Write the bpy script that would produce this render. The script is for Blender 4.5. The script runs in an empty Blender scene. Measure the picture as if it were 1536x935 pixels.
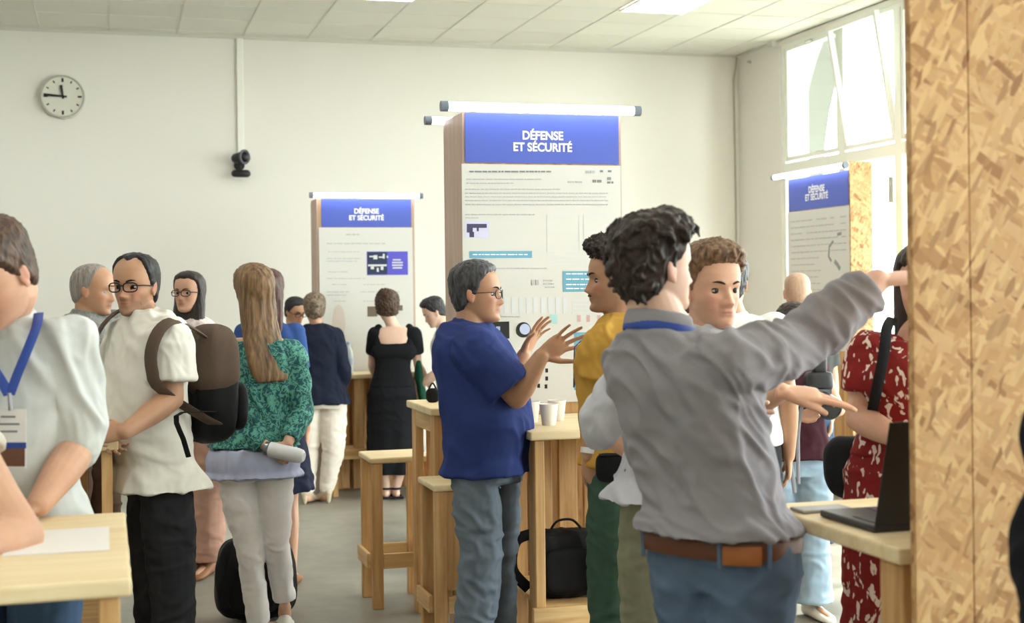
import bpy, math, random
import numpy as np
from mathutils import Vector, Matrix

# ------------------------------------------------------------------ camera, world, light, exposure
F = 2100.0; TH = math.atan(610 / 2100); RO = math.radians(0.7); CX, CY, EYE = 768.0, 433.6, 1.6
c_, s_ = math.cos(TH), math.sin(TH); cr, sr = math.cos(RO), math.sin(RO)
FW = np.array([s_, c_, 0.0]); R0 = np.array([c_, -s_, 0.0]); UP = np.array([0, 0, 1.0])
RV = cr * R0 - sr * UP; UV = sr * R0 + cr * UP
scene = bpy.context.scene
COL = scene.collection
cam = bpy.data.cameras.new('camera'); camo = bpy.data.objects.new('camera', cam); COL.objects.link(camo)
cam.sensor_width = 36; cam.lens = F / 1536 * 36; cam.shift_y = -(935 / 2 - CY) / 1536
cam.clip_start = 0.05; cam.clip_end = 200
m = Matrix(((RV[0], UV[0], -FW[0], 0), (RV[1], UV[1], -FW[1], 0), (RV[2], UV[2], -FW[2], EYE), (0, 0, 0, 1)))
camo.matrix_world = m
scene.camera = camo
cam.dof.use_dof = True; cam.dof.focus_distance = 5.6; cam.dof.aperture_fstop = 4.0
scene.view_settings.view_transform = 'Standard'; scene.view_settings.look = 'None'
scene.view_settings.gamma = 1; scene.view_settings.use_curve_mapping = False
scene.view_settings.exposure = 0.44
WORLD_STRENGTH = 15.5
PANEL_STRENGTH = 9.0
w = bpy.data.worlds.new('world'); scene.world = w; w.use_nodes = True
w.node_tree.nodes['Background'].inputs[0].default_value = (0.95, 0.99, 1.0, 1)
w.node_tree.nodes['Background'].inputs[1].default_value = WORLD_STRENGTH
scene.cycles.max_bounces = 6; scene.cycles.diffuse_bounces = 4; scene.cycles.glossy_bounces = 2
scene.cycles.transparent_max_bounces = 8; scene.cycles.sample_clamp_indirect = 6
scene.cycles.caustics_reflective = False; scene.cycles.caustics_refractive = False

sun = bpy.data.lights.new('sun', 'SUN'); sun.energy = 8.0; sun.angle = math.radians(2); sun.color = (1, .97, .9)
suno = bpy.data.objects.new('sun', sun); COL.objects.link(suno); suno.rotation_euler = Vector((-math.cos(math.radians(43)), -.22, -math.sin(math.radians(43)))).to_track_quat('-Z', 'Y').to_euler()
CEIL = 3.98; WALLY = 13.27; WALLX = 6.32; ROOM_L = -7.5; ROOM_B = -5.0

# ------------------------------------------------------------------ pixel helpers (real world positions measured from the photograph)
def P(px, py, z):
    return FW * z + RV * ((px - CX) / F * z) + UV * (-(py - CY) / F * z) + np.array([0, 0, EYE])
def ray(px, py):
    return P(px, py, 1.0) - np.array([0, 0, EYE])
def G(px, py, h):
    d = ray(px, py); return d * ((h - EYE) / d[2]) + np.array([0, 0, EYE])
def onX(px, py, x):
    d = ray(px, py); return d * (x / d[0]) + np.array([0, 0, EYE])
def onY(px, py, y):
    d = ray(px, py); return d * (y / d[1]) + np.array([0, 0, EYE])

# ------------------------------------------------------------------ materials
MATS = {}
def nd(nt, t, **kw):
    n = nt.nodes.new(t)
    for k, v in kw.items():
        if k.startswith('i_'):
            key = k[2:]
            n.inputs[int(key) if key.isdigit() else key.replace('_', ' ')].default_value = v
        else: setattr(n, k, v)
    return n
def rgb(h):
    if isinstance(h, str):
        v = [int(h[i:i + 2], 16) / 255 for i in (0, 2, 4)]
        v = [x / 12.92 if x <= .04045 else ((x + .055) / 1.055) ** 2.4 for x in v]
        return (*v, 1)
    return (*h, 1) if len(h) == 3 else h
def mat(name, col, rough=.6, spec=.3, metal=0, bump=0, bscale=50, mottle=0, mscale=6, emit=0, tint=False, sss=0, sheen=0, stretch=None):
    if name in MATS: return MATS[name]
    m = bpy.data.materials.new(name); m.use_nodes = True; nt = m.node_tree; b = nt.nodes['Principled BSDF']
    col = rgb(col); b.inputs['Base Color'].default_value = col; b.inputs['Roughness'].default_value = rough
    b.inputs['Metallic'].default_value = metal; b.inputs['Specular IOR Level'].default_value = spec
    if sheen: b.inputs['Sheen Weight'].default_value = sheen
    if sss:
        b.inputs['Subsurface Weight'].default_value = sss; b.inputs['Subsurface Radius'].default_value = (1, .35, .2); b.inputs['Subsurface Scale'].default_value = .012
    if emit:
        b.inputs['Emission Color'].default_value = col; b.inputs['Emission Strength'].default_value = emit
    tc = nd(nt, 'ShaderNodeTexCoord'); vec = tc.outputs['Object']
    if stretch:
        mp = nd(nt, 'ShaderNodeMapping'); mp.inputs['Scale'].default_value = stretch; nt.links.new(vec, mp.inputs[0]); vec = mp.outputs[0]
    src = None
    if mottle:
        n = nd(nt, 'ShaderNodeTexNoise', i_Scale=mscale, i_Detail=4.0); nt.links.new(vec, n.inputs['Vector'])
        mx = nd(nt, 'ShaderNodeMix', data_type='RGBA'); r = nd(nt, 'ShaderNodeMapRange', i_1=.3, i_2=.7); nt.links.new(n.outputs[0], r.inputs[0]); nt.links.new(r.outputs[0], mx.inputs[0])
        mx.inputs[6].default_value = tuple(max(0, x * (1 - mottle)) for x in col[:3]) + (1,); mx.inputs[7].default_value = tuple(min(1, x * (1 + mottle)) for x in col[:3]) + (1,)
        src = mx.outputs[2]
    if tint:
        at = nd(nt, 'ShaderNodeAttribute', attribute_name='tint'); mx2 = nd(nt, 'ShaderNodeMix', data_type='RGBA', blend_type='MULTIPLY'); mx2.inputs[0].default_value = 1
        if src is not None: nt.links.new(src, mx2.inputs[6])
        else: mx2.inputs[6].default_value = col
        nt.links.new(at.outputs['Color'], mx2.inputs[7]); src = mx2.outputs[2]
    if src is not None: nt.links.new(src, b.inputs['Base Color'])
    if bump:
        n = nd(nt, 'ShaderNodeTexNoise', i_Scale=bscale, i_Detail=3.0); nt.links.new(vec, n.inputs['Vector'])
        bp = nd(nt, 'ShaderNodeBump', i_Strength=bump, i_Distance=.01); nt.links.new(n.outputs[0], bp.inputs['Height']); nt.links.new(bp.outputs[0], b.inputs['Normal'])
    MATS[name] = m; return m

def wood(name, ca, cb, axis=2, scale=1.0, knots=True):
    """pine board; axis = grain direction in object space"""
    if name in MATS: return MATS[name]
    m = bpy.data.materials.new(name); m.use_nodes = True; nt = m.node_tree; b = nt.nodes['Principled BSDF']
    b.inputs['Roughness'].default_value = .5; b.inputs['Specular IOR Level'].default_value = .3
    tc = nd(nt, 'ShaderNodeTexCoord'); mp = nd(nt, 'ShaderNodeMapping')
    sc = [14 * scale] * 3; sc[axis] = 1.1 * scale; mp.inputs['Scale'].default_value = sc
    nt.links.new(tc.outputs['Object'], mp.inputs[0])
    n = nd(nt, 'ShaderNodeTexNoise', i_Scale=1.6, i_Detail=5.0, i_Distortion=.6); nt.links.new(mp.outputs[0], n.inputs['Vector'])
    wv = nd(nt, 'ShaderNodeTexNoise', i_Scale=6.0, i_Detail=2.0); nt.links.new(mp.outputs[0], wv.inputs['Vector'])
    ad = nd(nt, 'ShaderNodeMath', operation='MULTIPLY_ADD'); ad.inputs[1].default_value = .35; nt.links.new(wv.outputs[0], ad.inputs[0]); nt.links.new(n.outputs[0], ad.inputs[2])
    cr_ = nd(nt, 'ShaderNodeValToRGB'); nt.links.new(ad.outputs[0], cr_.inputs[0])
    cr_.color_ramp.elements[0].position = .42; cr_.color_ramp.elements[0].color = rgb(cb); cr_.color_ramp.elements[1].position = .85; cr_.color_ramp.elements[1].color = rgb(ca)
    out = cr_.outputs[0]
    if knots:
        v = nd(nt, 'ShaderNodeTexVoronoi', i_Scale=1.0); mp2 = nd(nt, 'ShaderNodeMapping'); s2 = [7.0] * 3; s2[axis] = 3.0; mp2.inputs['Scale'].default_value = s2
        nt.links.new(tc.outputs['Object'], mp2.inputs[0]); nt.links.new(mp2.outputs[0], v.inputs['Vector'])
        r = nd(nt, 'ShaderNodeMapRange', i_1=.03, i_2=.10, i_3=.55, i_4=0.0); nt.links.new(v.outputs['Distance'], r.inputs[0])
        mx = nd(nt, 'ShaderNodeMix', data_type='RGBA'); nt.links.new(r.outputs[0], mx.inputs[0]); nt.links.new(out, mx.inputs[6]); mx.inputs[7].default_value = rgb('6b4526'); out = mx.outputs[2]
    nt.links.new(out, b.inputs['Base Color'])
    bp = nd(nt, 'ShaderNodeBump', i_Strength=.15, i_Distance=.003); nt.links.new(ad.outputs[0], bp.inputs['Height']); nt.links.new(bp.outputs[0], b.inputs['Normal'])
    MATS[name] = m; return m

def osb(name, tone=1.0):
    if name in MATS: return MATS[name]
    m = bpy.data.materials.new(name); m.use_nodes = True; nt = m.node_tree; b = nt.nodes['Principled BSDF']
    b.inputs['Roughness'].default_value = .55; b.inputs['Specular IOR Level'].default_value = .3
    tc = nd(nt, 'ShaderNodeTexCoord')
    cur = None
    base = rgb('c69c66'); pal = [rgb('cfab7a'), rgb('b88d5c'), rgb('a87c4c'), rgb('d3b07c'), rgb('bf9662')]
    random.seed(5)
    nz = nd(nt, 'ShaderNodeTexNoise', i_Scale=26.0, i_Detail=2.0); nt.links.new(tc.outputs['Object'], nz.inputs['Vector'])
    prev = None; hts = []
    for i in range(6):
        mp = nd(nt, 'ShaderNodeMapping')
        ang = [0.25, 1.0, -0.5, 1.9, -.9, .5][i]
        mp.vector_type = 'TEXTURE'; mp.inputs['Rotation'].default_value = (0, ang, 0); sx = [34, 46, 58, 70, 52, 95][i]
        mp.inputs['Scale'].default_value = (1 / sx, 1 / sx, [4.5, 5, 4, 6, 5, 4][i] / sx); mp.inputs['Location'].default_value = (i * .31, i * .17, i * .53)
        nt.links.new(tc.outputs['Object'], mp.inputs[0])
        dm = nd(nt, 'ShaderNodeMix', data_type='RGBA', blend_type='LINEAR_LIGHT'); dm.inputs[0].default_value = .25
        nt.links.new(mp.outputs[0], dm.inputs[6]); nt.links.new(nz.outputs['Color'], dm.inputs[7])
        v = nd(nt, 'ShaderNodeTexVoronoi', i_Scale=1.0); nt.links.new(dm.outputs[2], v.inputs['Vector'])
        sp = nd(nt, 'ShaderNodeSeparateColor'); nt.links.new(v.outputs['Color'], sp.inputs[0])
        rampn = nd(nt, 'ShaderNodeValToRGB'); nt.links.new(sp.outputs[0], rampn.inputs[0]); el = rampn.color_ramp; el.interpolation = 'LINEAR'
        el.elements[0].color = pal[i % 5]; el.elements[1].color = pal[(i + 1) % 5]; e = el.elements.new(.5); e.color = pal[(i + 3) % 5]; e2 = el.elements.new(.06); e2.color = rgb('8f6338') if i in (4, 5) else pal[(i + 2) % 5]
        if prev is None: prev = rampn.outputs[0]
        else:
            th = nd(nt, 'ShaderNodeMapRange', i_1=.60, i_2=.66); nt.links.new(sp.outputs[1], th.inputs[0])
            ed = nd(nt, 'ShaderNodeMapRange', i_1=1.2, i_2=.6); nt.links.new(v.outputs['Distance'], ed.inputs[0])
            mu = nd(nt, 'ShaderNodeMath', operation='MULTIPLY'); nt.links.new(th.outputs[0], mu.inputs[0]); nt.links.new(ed.outputs[0], mu.inputs[1])
            mx = nd(nt, 'ShaderNodeMix', data_type='RGBA'); nt.links.new(mu.outputs[0], mx.inputs[0]); nt.links.new(prev, mx.inputs[6]); nt.links.new(rampn.outputs[0], mx.inputs[7]); prev = mx.outputs[2]
    mu = nd(nt, 'ShaderNodeMix', data_type='RGBA', blend_type='MULTIPLY'); mu.inputs[0].default_value = 1; nt.links.new(prev, mu.inputs[6]); mu.inputs[7].default_value = (tone * .97, tone * .945, tone * .96, 1)
    nt.links.new(mu.outputs[2], b.inputs['Base Color'])
    bw = nd(nt, 'ShaderNodeRGBToBW'); nt.links.new(prev, bw.inputs[0]); bp = nd(nt, 'ShaderNodeBump', i_Strength=.5, i_Distance=.004); nt.links.new(bw.outputs[0], bp.inputs['Height']); nt.links.new(bp.outputs[0], b.inputs['Normal'])
    MATS[name] = m; return m

def pattern_mat(name, kind, ca, cb, scale, thr, rough=.7, warp=.1, stretch=(1, 1, 1), cc=None):
    if name in MATS: return MATS[name]
    m = bpy.data.materials.new(name); m.use_nodes = True; nt = m.node_tree; b = nt.nodes['Principled BSDF']
    b.inputs['Roughness'].default_value = rough; b.inputs['Specular IOR Level'].default_value = .2
    tc = nd(nt, 'ShaderNodeTexCoord'); mp = nd(nt, 'ShaderNodeMapping'); mp.inputs['Scale'].default_value = stretch; nt.links.new(tc.outputs['Object'], mp.inputs[0])
    nz = nd(nt, 'ShaderNodeTexNoise', i_Scale=scale * .8, i_Detail=2.0); nt.links.new(mp.outputs[0], nz.inputs['Vector'])
    dm = nd(nt, 'ShaderNodeMix', data_type='RGBA', blend_type='LINEAR_LIGHT'); dm.inputs[0].default_value = warp
    nt.links.new(mp.outputs[0], dm.inputs[6]); nt.links.new(nz.outputs['Color'], dm.inputs[7])
    if kind == 'spots':
        v = nd(nt, 'ShaderNodeTexVoronoi', i_Scale=scale); nt.links.new(dm.outputs[2], v.inputs['Vector']); fac = v.outputs['Distance']
        sp = nd(nt, 'ShaderNodeSeparateColor'); nt.links.new(v.outputs['Color'], sp.inputs[0])
        a = nd(nt, 'ShaderNodeMath', operation='MULTIPLY_ADD'); a.inputs[1].default_value = .18; nt.links.new(sp.outputs[0], a.inputs[0]); nt.links.new(fac, a.inputs[2]); fac = a.outputs[0]
    else:
        v = nd(nt, 'ShaderNodeTexNoise', i_Scale=scale, i_Detail=1.0, i_Distortion=3.5); nt.links.new(dm.outputs[2], v.inputs['Vector']); fac = v.outputs[0]
    r = nd(nt, 'ShaderNodeMapRange', i_1=thr - .035, i_2=thr + .035); nt.links.new(fac, r.inputs[0])
    mx = nd(nt, 'ShaderNodeMix', data_type='RGBA'); nt.links.new(r.outputs[0], mx.inputs[0]); mx.inputs[6].default_value = rgb(ca); mx.inputs[7].default_value = rgb(cb)
    out = mx.outputs[2]
    if cc:
        n2 = nd(nt, 'ShaderNodeTexNoise', i_Scale=scale * .45, i_Detail=2.0); nt.links.new(mp.outputs[0], n2.inputs['Vector']); r2 = nd(nt, 'ShaderNodeMapRange', i_1=.5, i_2=.62); nt.links.new(n2.outputs[0], r2.inputs[0])
        mx2 = nd(nt, 'ShaderNodeMix', data_type='RGBA'); nt.links.new(r2.outputs[0], mx2.inputs[0]); nt.links.new(out, mx2.inputs[6]); mx2.inputs[7].default_value = rgb(cc); out = mx2.outputs[2]
    nt.links.new(out, b.inputs['Base Color'])
    MATS[name] = m; return m

def glass_mat(name, col=(.9, .95, .92), refl=.07):
    if name in MATS: return MATS[name]
    m = bpy.data.materials.new(name); m.use_nodes = True; nt = m.node_tree; nt.nodes.clear()
    t = nd(nt, 'ShaderNodeBsdfTransparent'); t.inputs[0].default_value = (*col, 1); g = nd(nt, 'ShaderNodeBsdfGlossy'); g.inputs['Roughness'].default_value = .02
    mx = nd(nt, 'ShaderNodeMixShader'); mx.inputs[0].default_value = refl; o = nd(nt, 'ShaderNodeOutputMaterial')
    nt.links.new(t.outputs[0], mx.inputs[1]); nt.links.new(g.outputs[0], mx.inputs[2]); nt.links.new(mx.outputs[0], o.inputs[0])
    MATS[name] = m; return m

# ------------------------------------------------------------------ mesh builder
def nrm(v):
    v = np.asarray(v, float); l = np.linalg.norm(v); return v / l if l > 1e-9 else v
class MB:
    def __init__(s): s.v = []; s.f = []; s.m = []
    def add(s, vs, fs, mi=0):
        o = len(s.v); s.v.extend([tuple(map(float, x)) for x in vs]); s.f.extend([tuple(i + o for i in f) for f in fs]); s.m.extend([mi] * len(fs)); return s
    def box(s, a, b, mi=0, bev=0):
        x0, y0, z0 = [min(a[i], b[i]) for i in range(3)]; x1, y1, z1 = [max(a[i], b[i]) for i in range(3)]
        if bev <= 0:
            v = [(x0, y0, z0), (x1, y0, z0), (x1, y1, z0), (x0, y1, z0), (x0, y0, z1), (x1, y0, z1), (x1, y1, z1), (x0, y1, z1)]
            return s.add(v, [(0, 3, 2, 1), (4, 5, 6, 7), (0, 1, 5, 4), (1, 2, 6, 5), (2, 3, 7, 6), (3, 0, 4, 7)], mi)
        # chamfered box
        import bmesh
        bm = bmesh.new(); bmesh.ops.create_cube(bm, size=1)
        bmesh.ops.scale(bm, vec=(x1 - x0, y1 - y0, z1 - z0), verts=bm.verts); bmesh.ops.translate(bm, vec=((x0 + x1) / 2, (y0 + y1) / 2, (z0 + z1) / 2), verts=bm.verts)
        bmesh.ops.bevel(bm, geom=bm.edges[:], offset=min(bev, (x1 - x0) * .4, (y1 - y0) * .4, (z1 - z0) * .4), segments=2, affect='EDGES', profile=.5)
        bm.verts.index_update(); s.add([v.co[:] for v in bm.verts], [[q.index for q in f.verts] for f in bm.faces], mi); bm.free(); return s
    def quad(s, a, b, c, d, mi=0): return s.add([a, b, c, d], [(0, 1, 2, 3)], mi)
    def loft(s, rings, cap=True, mi=0):
        n = len(rings[0]); o = []
        for r in rings: o.extend(r)
        fs = []
        for i in range(len(rings) - 1):
            for j in range(n):
                k = (j + 1) % n; fs.append((i * n + j, i * n + k, (i + 1) * n + k, (i + 1) * n + j))
        if cap:
            fs.append(tuple(range(n - 1, -1, -1))); fs.append(tuple((len(rings) - 1) * n + j for j in range(n)))
        return s.add(o, fs, mi)
    def tube(s, pts, rad, n=12, mi=0, caps=True, flat=None, hint=None):
        """flat: ratio of 2nd axis"""
        pts = [np.asarray(p, float) for p in pts]; N = len(pts)
        if np.isscalar(rad): rad = [rad] * N
        u = np.asarray(hint, float) if hint is not None else None; rings = []
        for i in range(N):
            t = nrm(pts[min(i + 1, N - 1)] - pts[max(i - 1, 0)])
            if u is None: u = np.cross(t, [0, 0, 1]) if abs(t[2]) < .9 else np.cross(t, [1, 0, 0])
            u = nrm(u - t * np.dot(u, t)); v = np.cross(t, u)
            f = 1 if flat is None else (flat if np.isscalar(flat) else flat[i])
            rings.append([pts[i] + rad[i] * (math.cos(a) * u + f * math.sin(a) * v) for a in np.linspace(0, 2 * math.pi, n, endpoint=False)])
        return s.loft(rings, caps, mi)
    def capsule(s, p0, p1, prof, n=14, mi=0, flat=1, hint=None):
        """prof: radii along the segment, rounded ends"""
        p0 = np.asarray(p0, float); p1 = np.asarray(p1, float); t = nrm(p1 - p0); pts = []; rr = []
        r0, r1 = prof[0], prof[-1]
        for a in (80, 55, 28): pts.append(p0 - t * r0 * math.sin(math.radians(a))); rr.append(r0 * math.cos(math.radians(a)))
        for i, r in enumerate(prof): pts.append(p0 + (p1 - p0) * i / (len(prof) - 1)); rr.append(r)
        for a in (28, 55, 80): pts.append(p1 + t * r1 * math.sin(math.radians(a))); rr.append(r1 * math.cos(math.radians(a)))
        return s.tube(pts, rr, n, mi, flat=flat, hint=hint)
    def ball(s, c, r, n=14, mi=0, axes=None):
        r = (r, r, r) if np.isscalar(r) else r; A = np.eye(3) if axes is None else np.array(axes); rings = []
        for i in range(1, n):
            ph = math.pi * i / n
            rings.append([np.asarray(c) + A[0] * r[0] * math.sin(ph) * math.cos(a) + A[1] * r[1] * math.sin(ph) * math.sin(a) - A[2] * r[2] * math.cos(ph) for a in np.linspace(0, 2 * math.pi, 2 * n, endpoint=False)])
        return s.loft(rings, True, mi)
    def cyl(s, p0, p1, r, n=24, mi=0): return s.tube([p0, p1], r if not np.isscalar(r) else [r, r], n, mi)
    def mesh(s, name='m', off=(0, 0, 0)):
        me = bpy.data.meshes.new(name); off = np.asarray(off, float)
        vs = np.array(s.v) - off
        me.from_pydata(vs.tolist(), [], s.f); me.polygons.foreach_set('material_index', s.m); me.update(); return me

def link(name, me, mats, parent=None, loc=None, smooth=True, angle=40):
    o = bpy.data.objects.new(name, me); COL.objects.link(o)
    for m_ in (mats if isinstance(mats, (list, tuple)) else [mats]): me.materials.append(m_)
    if smooth:
        me.polygons.foreach_set('use_smooth', [True] * len(me.polygons))
        if angle:
            try: me.set_sharp_from_angle(angle=math.radians(angle))
            except Exception: pass
    if parent is not None: o.parent = parent
    if loc is not None: o.location = loc
    return o
def obj(name, mb, mats, parent=None, smooth=True, angle=40, origin=None):
    """mesh given in world coordinates; placed relative to the parent's location or its own base"""
    if parent is not None:
        base = np.array(ROOTLOC[parent.name]); me = mb.mesh(name, base); o = link(name, me, mats, parent, None, smooth, angle); ROOTLOC[o.name] = base
    else:
        vs = np.array(mb.v); base = np.array([(vs[:, 0].min() + vs[:, 0].max()) / 2, (vs[:, 1].min() + vs[:, 1].max()) / 2, vs[:, 2].min()]) if origin is None else np.asarray(origin, float)
        me = mb.mesh(name, base); o = link(name, me, mats, None, tuple(base), smooth, angle); ROOTLOC[o.name] = base
    return o
ROOTLOC = {}
def tag(o, label=None, cat=None, group=None, kind=None):
    for k, v in (('label', label), ('category', cat), ('group', group), ('kind', kind)):
        if v: o[k] = v
    return o
def thing(name, label, cat, loc, group=None):
    o = bpy.data.objects.new(name, None); COL.objects.link(o); o.location = tuple(loc); o.empty_display_size = .1
    ROOTLOC[o.name] = np.asarray(loc, float); return tag(o, label, cat, group)
def struct(name, mb, mats, smooth=False, **k):
    o = obj(name, mb, mats, smooth=smooth, **k); o['kind'] = 'structure'; return o

# ------------------------------------------------------------------ numpy noise
_rs = np.random.RandomState(3); _perm = _rs.permutation(256); _perm = np.concatenate([_perm, _perm, _perm]); _grad = _rs.normal(size=(256, 3)); _grad /= np.linalg.norm(_grad, axis=1)[:, None]
def noise(p):
    i = np.floor(p).astype(int); f = p - i; u = f * f * f * (f * (f * 6 - 15) + 10); r = 0
    for dx in (0, 1):
        for dy in (0, 1):
            for dz in (0, 1):
                h = _perm[(_perm[(_perm[(i[:, 0] + dx) & 255] + i[:, 1] + dy) & 255] + i[:, 2] + dz) & 255]
                g = _grad[h]; d = f - np.array([dx, dy, dz]); wt = np.where(dx, u[:, 0], 1 - u[:, 0]) * np.where(dy, u[:, 1], 1 - u[:, 1]) * np.where(dz, u[:, 2], 1 - u[:, 2])
                r = r + wt * (g * d).sum(1)
    return r * 1.6
def ridged(p): return 1 - 2 * np.sqrt(np.abs(noise(p)) + 1e-4)

def get_co(me):
    a = np.empty(len(me.vertices) * 3); me.vertices.foreach_get('co', a); return a.reshape(-1, 3)
def get_no(me):
    a = np.empty(len(me.vertices) * 3); me.vertices.foreach_get('normal', a); return a.reshape(-1, 3)
def set_co(me, a): me.vertices.foreach_set('co', a.ravel()); me.update()
def remesh(mb, voxel, smooth=3, off=(0, 0, 0)):
    me = mb.mesh('tmp', off); o = bpy.data.objects.new('tmp', me); COL.objects.link(o)
    md = o.modifiers.new('r', 'REMESH'); md.mode = 'VOXEL'; md.voxel_size = voxel
    dg = bpy.context.evaluated_depsgraph_get(); dg.update(); me2 = bpy.data.meshes.new_from_object(o.evaluated_get(dg), depsgraph=dg)
    bpy.data.objects.remove(o); bpy.data.meshes.remove(me)
    co = get_co(me2); e = np.empty(len(me2.edges) * 2, int); me2.edges.foreach_get('vertices', e); e = e.reshape(-1, 2)
    n = len(co); deg = np.bincount(e.ravel(), minlength=n).clip(1)
    def lap(c):
        r = np.empty_like(c)
        for k in range(3): r[:, k] = np.bincount(e[:, 0], c[e[:, 1], k], n) + np.bincount(e[:, 1], c[e[:, 0], k], n)
        return r / deg[:, None]
    for _ in range(smooth):
        co = co + .6 * (lap(co) - co)
    set_co(me2, co); return me2
# ------------------------------------------------------------------ people
HZ = [0, .006, .02, .04, .062, .088, .115, .14, .165, .19, .21, .224, .232, .236]
HWD = [.018, .033, .046, .056, .063, .068, .0715, .075, .0765, .073, .063, .046, .028, .006]
HFR = [.066, .086, .0905, .0885, .089, .088, .087, .0915, .090, .081, .065, .046, .027, .006]
HBK = [.02, .03, .045, .062, .080, .091, .099, .102, .102, .096, .080, .058, .034, .006]
def gs(x, m, s): return np.exp(-((x - m) / s) ** 2 / 2)
def head_surface(nz=84, na=96, feat=True, nose=1.0, jaw=1.0, fem=0.0):
    zz = .236 * (1 - np.cos(np.linspace(.06, math.pi - .06, nz))) / 2
    zz = zz * .6 + np.linspace(.001, .235, nz) * .4
    rings = []
    ker = lambda t: np.interp(zz, HZ, t)
    hw, fr, bk = ker(HWD), ker(HFR), ker(HBK)
    k = np.array([.2, .6, .2])
    for arr in (hw, fr, bk):
        arr[1:-1] = np.convolve(arr, k, 'valid'); arr[1:-1] = np.convolve(arr, k, 'valid')
    for i, z in enumerate(zz):
        a = np.linspace(0, 2 * math.pi, na, endpoint=False)
        cx, sx = np.cos(a), np.sin(a); e = 2 / 2.25
        jw = 1 + (jaw - 1) * float(gs(z, .03, .03))
        x = hw[i] * jw * np.sign(sx) * np.abs(sx) ** e; y = np.where(cx > 0, fr[i], bk[i]) * np.sign(cx) * np.abs(cx) ** e
        if feat:
            ax = np.abs(x); fw = np.clip(cx * 2.2, 0, 1)
            nl = np.interp(z, [.062, .070, .077, .086, .105, .122, .135], [0, .010, .024, .021, .012, .003, 0]) * nose
            nwid = np.interp(z, [.066, .078, .09, .12], [.011, .0115, .0075, .0065])
            d = nl * np.exp(-(ax / nwid) ** 2.2 / 1.6)
            d += .007 * gs(ax, .0135, .0055) * gs(z, .0755, .006)
            d -= .013 * gs(ax, .031, .013) * gs(z, .114, .0095)
            d += (.005 - .003 * fem) * gs(ax, .026, .016) * gs(z, .134, .006)
            lipw = np.exp(-(ax / .021) ** 4)
            d += .0055 * lipw * (gs(z, .0555, .0042) + 1.05 * gs(z, .0450, .0045)) * (1 + .2 * fem)
            d -= .0035 * lipw * gs(z, .0503, .0018)
            d -= .004 * gs(ax, 0, .018) * gs(z, .035, .006)
            d += .005 * gs(ax, 0, .017) * gs(z, .016, .010)
            d += .004 * gs(ax, .046, .013) * gs(z, .092, .013)
            d -= .003 * gs(ax, .043, .012) * gs(z, .055, .014)
            d -= .0035 * gs(ax, .026, .006) * gs(z, .066, .014)
            y = y + d * fw
        rings.append(np.stack([x, y, np.full(na, z)], 1))
    return rings
class Head:
    """frame of a head: local x = person's left, y = forward, z = up from the chin"""
    def __init__(s, c, yaw, pitch=0, roll=0, k=1.0):
        y, p, r = [math.radians(v) for v in (yaw, pitch, roll)]
        f = math.sin(y) * R0 - math.cos(y) * np.array([s_, c_, 0]); l = math.cos(y) * R0 + math.sin(y) * np.array([s_, c_, 0])
        f2 = math.cos(p) * f - math.sin(p) * UP; u = math.cos(p) * UP + math.sin(p) * f
        l2 = math.cos(r) * l + math.sin(r) * u; u2 = math.cos(r) * u - math.sin(r) * l
        s.A = np.array([l2, f2, u2]); s.c = np.asarray(c, float); s.k = k
    def W(s, p):
        p = np.atleast_2d(np.asarray(p, float)) - np.array([0, 0, .12]); r = s.c + (p * s.k) @ s.A
        return r
    def w(s, *p): return s.W(p)[0]
    def L(s, q): return (np.asarray(q) - s.c) @ s.A.T / s.k + np.array([0, 0, .12])

def hand(mb, wr, d, n, left, k=1.0, curls=(12, 14, 16, 20), spread=6, thumb=35, tcurl=15):
    """wr wrist, d finger direction, n palm normal; five separate fingers"""
    wr = np.asarray(wr, float); d = nrm(d); n = nrm(np.asarray(n, float) - d * np.dot(n, d)); s = np.cross(n, d) if left else np.cross(d, n)
    R = []
    for t, hw, hd in ((-.015, .027, .019), (.0, .028, .018), (.03, .036, .0155), (.06, .041, .0145), (.085, .041, .012), (.094, .036, .009)):
        c = wr + d * t * k
        R.append([c + s * hw * k * math.cos(a) + n * hd * k * math.sin(a) for a in np.linspace(0, 2 * math.pi, 16, endpoint=False)])
    mb.loft(R)
    lens = ((.043, .026, .022), (.047, .029, .023), (.043, .027, .022), (.034, .021, .019))
    for i in range(4):
        off = (.030, .010, -.010, -.028)[i]; st = (.084, .089, .085, .076)[i]
        base = wr + d * st * k + s * off * k; ang = math.radians((1.5, .5, -.5, -1.6)[i] * spread)
        dd = math.cos(ang) * d + math.sin(ang) * s; cur = 0; r = (.0090, .0092, .0088, .0078)[i] * k; p = base - dd * .012 * k
        cu = curls[i] if np.iterable(curls) else curls
        for j in range(3):
            cur += math.radians(cu); q = p + (math.cos(cur) * dd + math.sin(cur) * n) * (lens[i][j] + (.012 if j == 0 else 0)) * k
            mb.capsule(p, q, [r * (1 - .09 * j), r * (.93 - .09 * j)], 10); p = q
    ta = math.radians(thumb); td = nrm(math.cos(ta) * d + math.sin(ta) * s + .25 * n); p = wr + d * .018 * k + s * .020 * k
    q = p + td * .045 * k; mb.capsule(p, q, [.0155 * k, .0115 * k], 10)
    tc = math.radians(tcurl); td2 = nrm(math.cos(tc) * td - math.sin(tc) * s + .1 * n + .15 * d); p2 = q + td2 * .032 * k; mb.capsule(q, p2, [.0108 * k, .0098 * k], 10)
    td3 = nrm(td2 + .2 * n - math.sin(tc) * s * .5); mb.capsule(p2, p2 + td3 * .024 * k, [.0097 * k, .0078 * k], 10)

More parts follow.
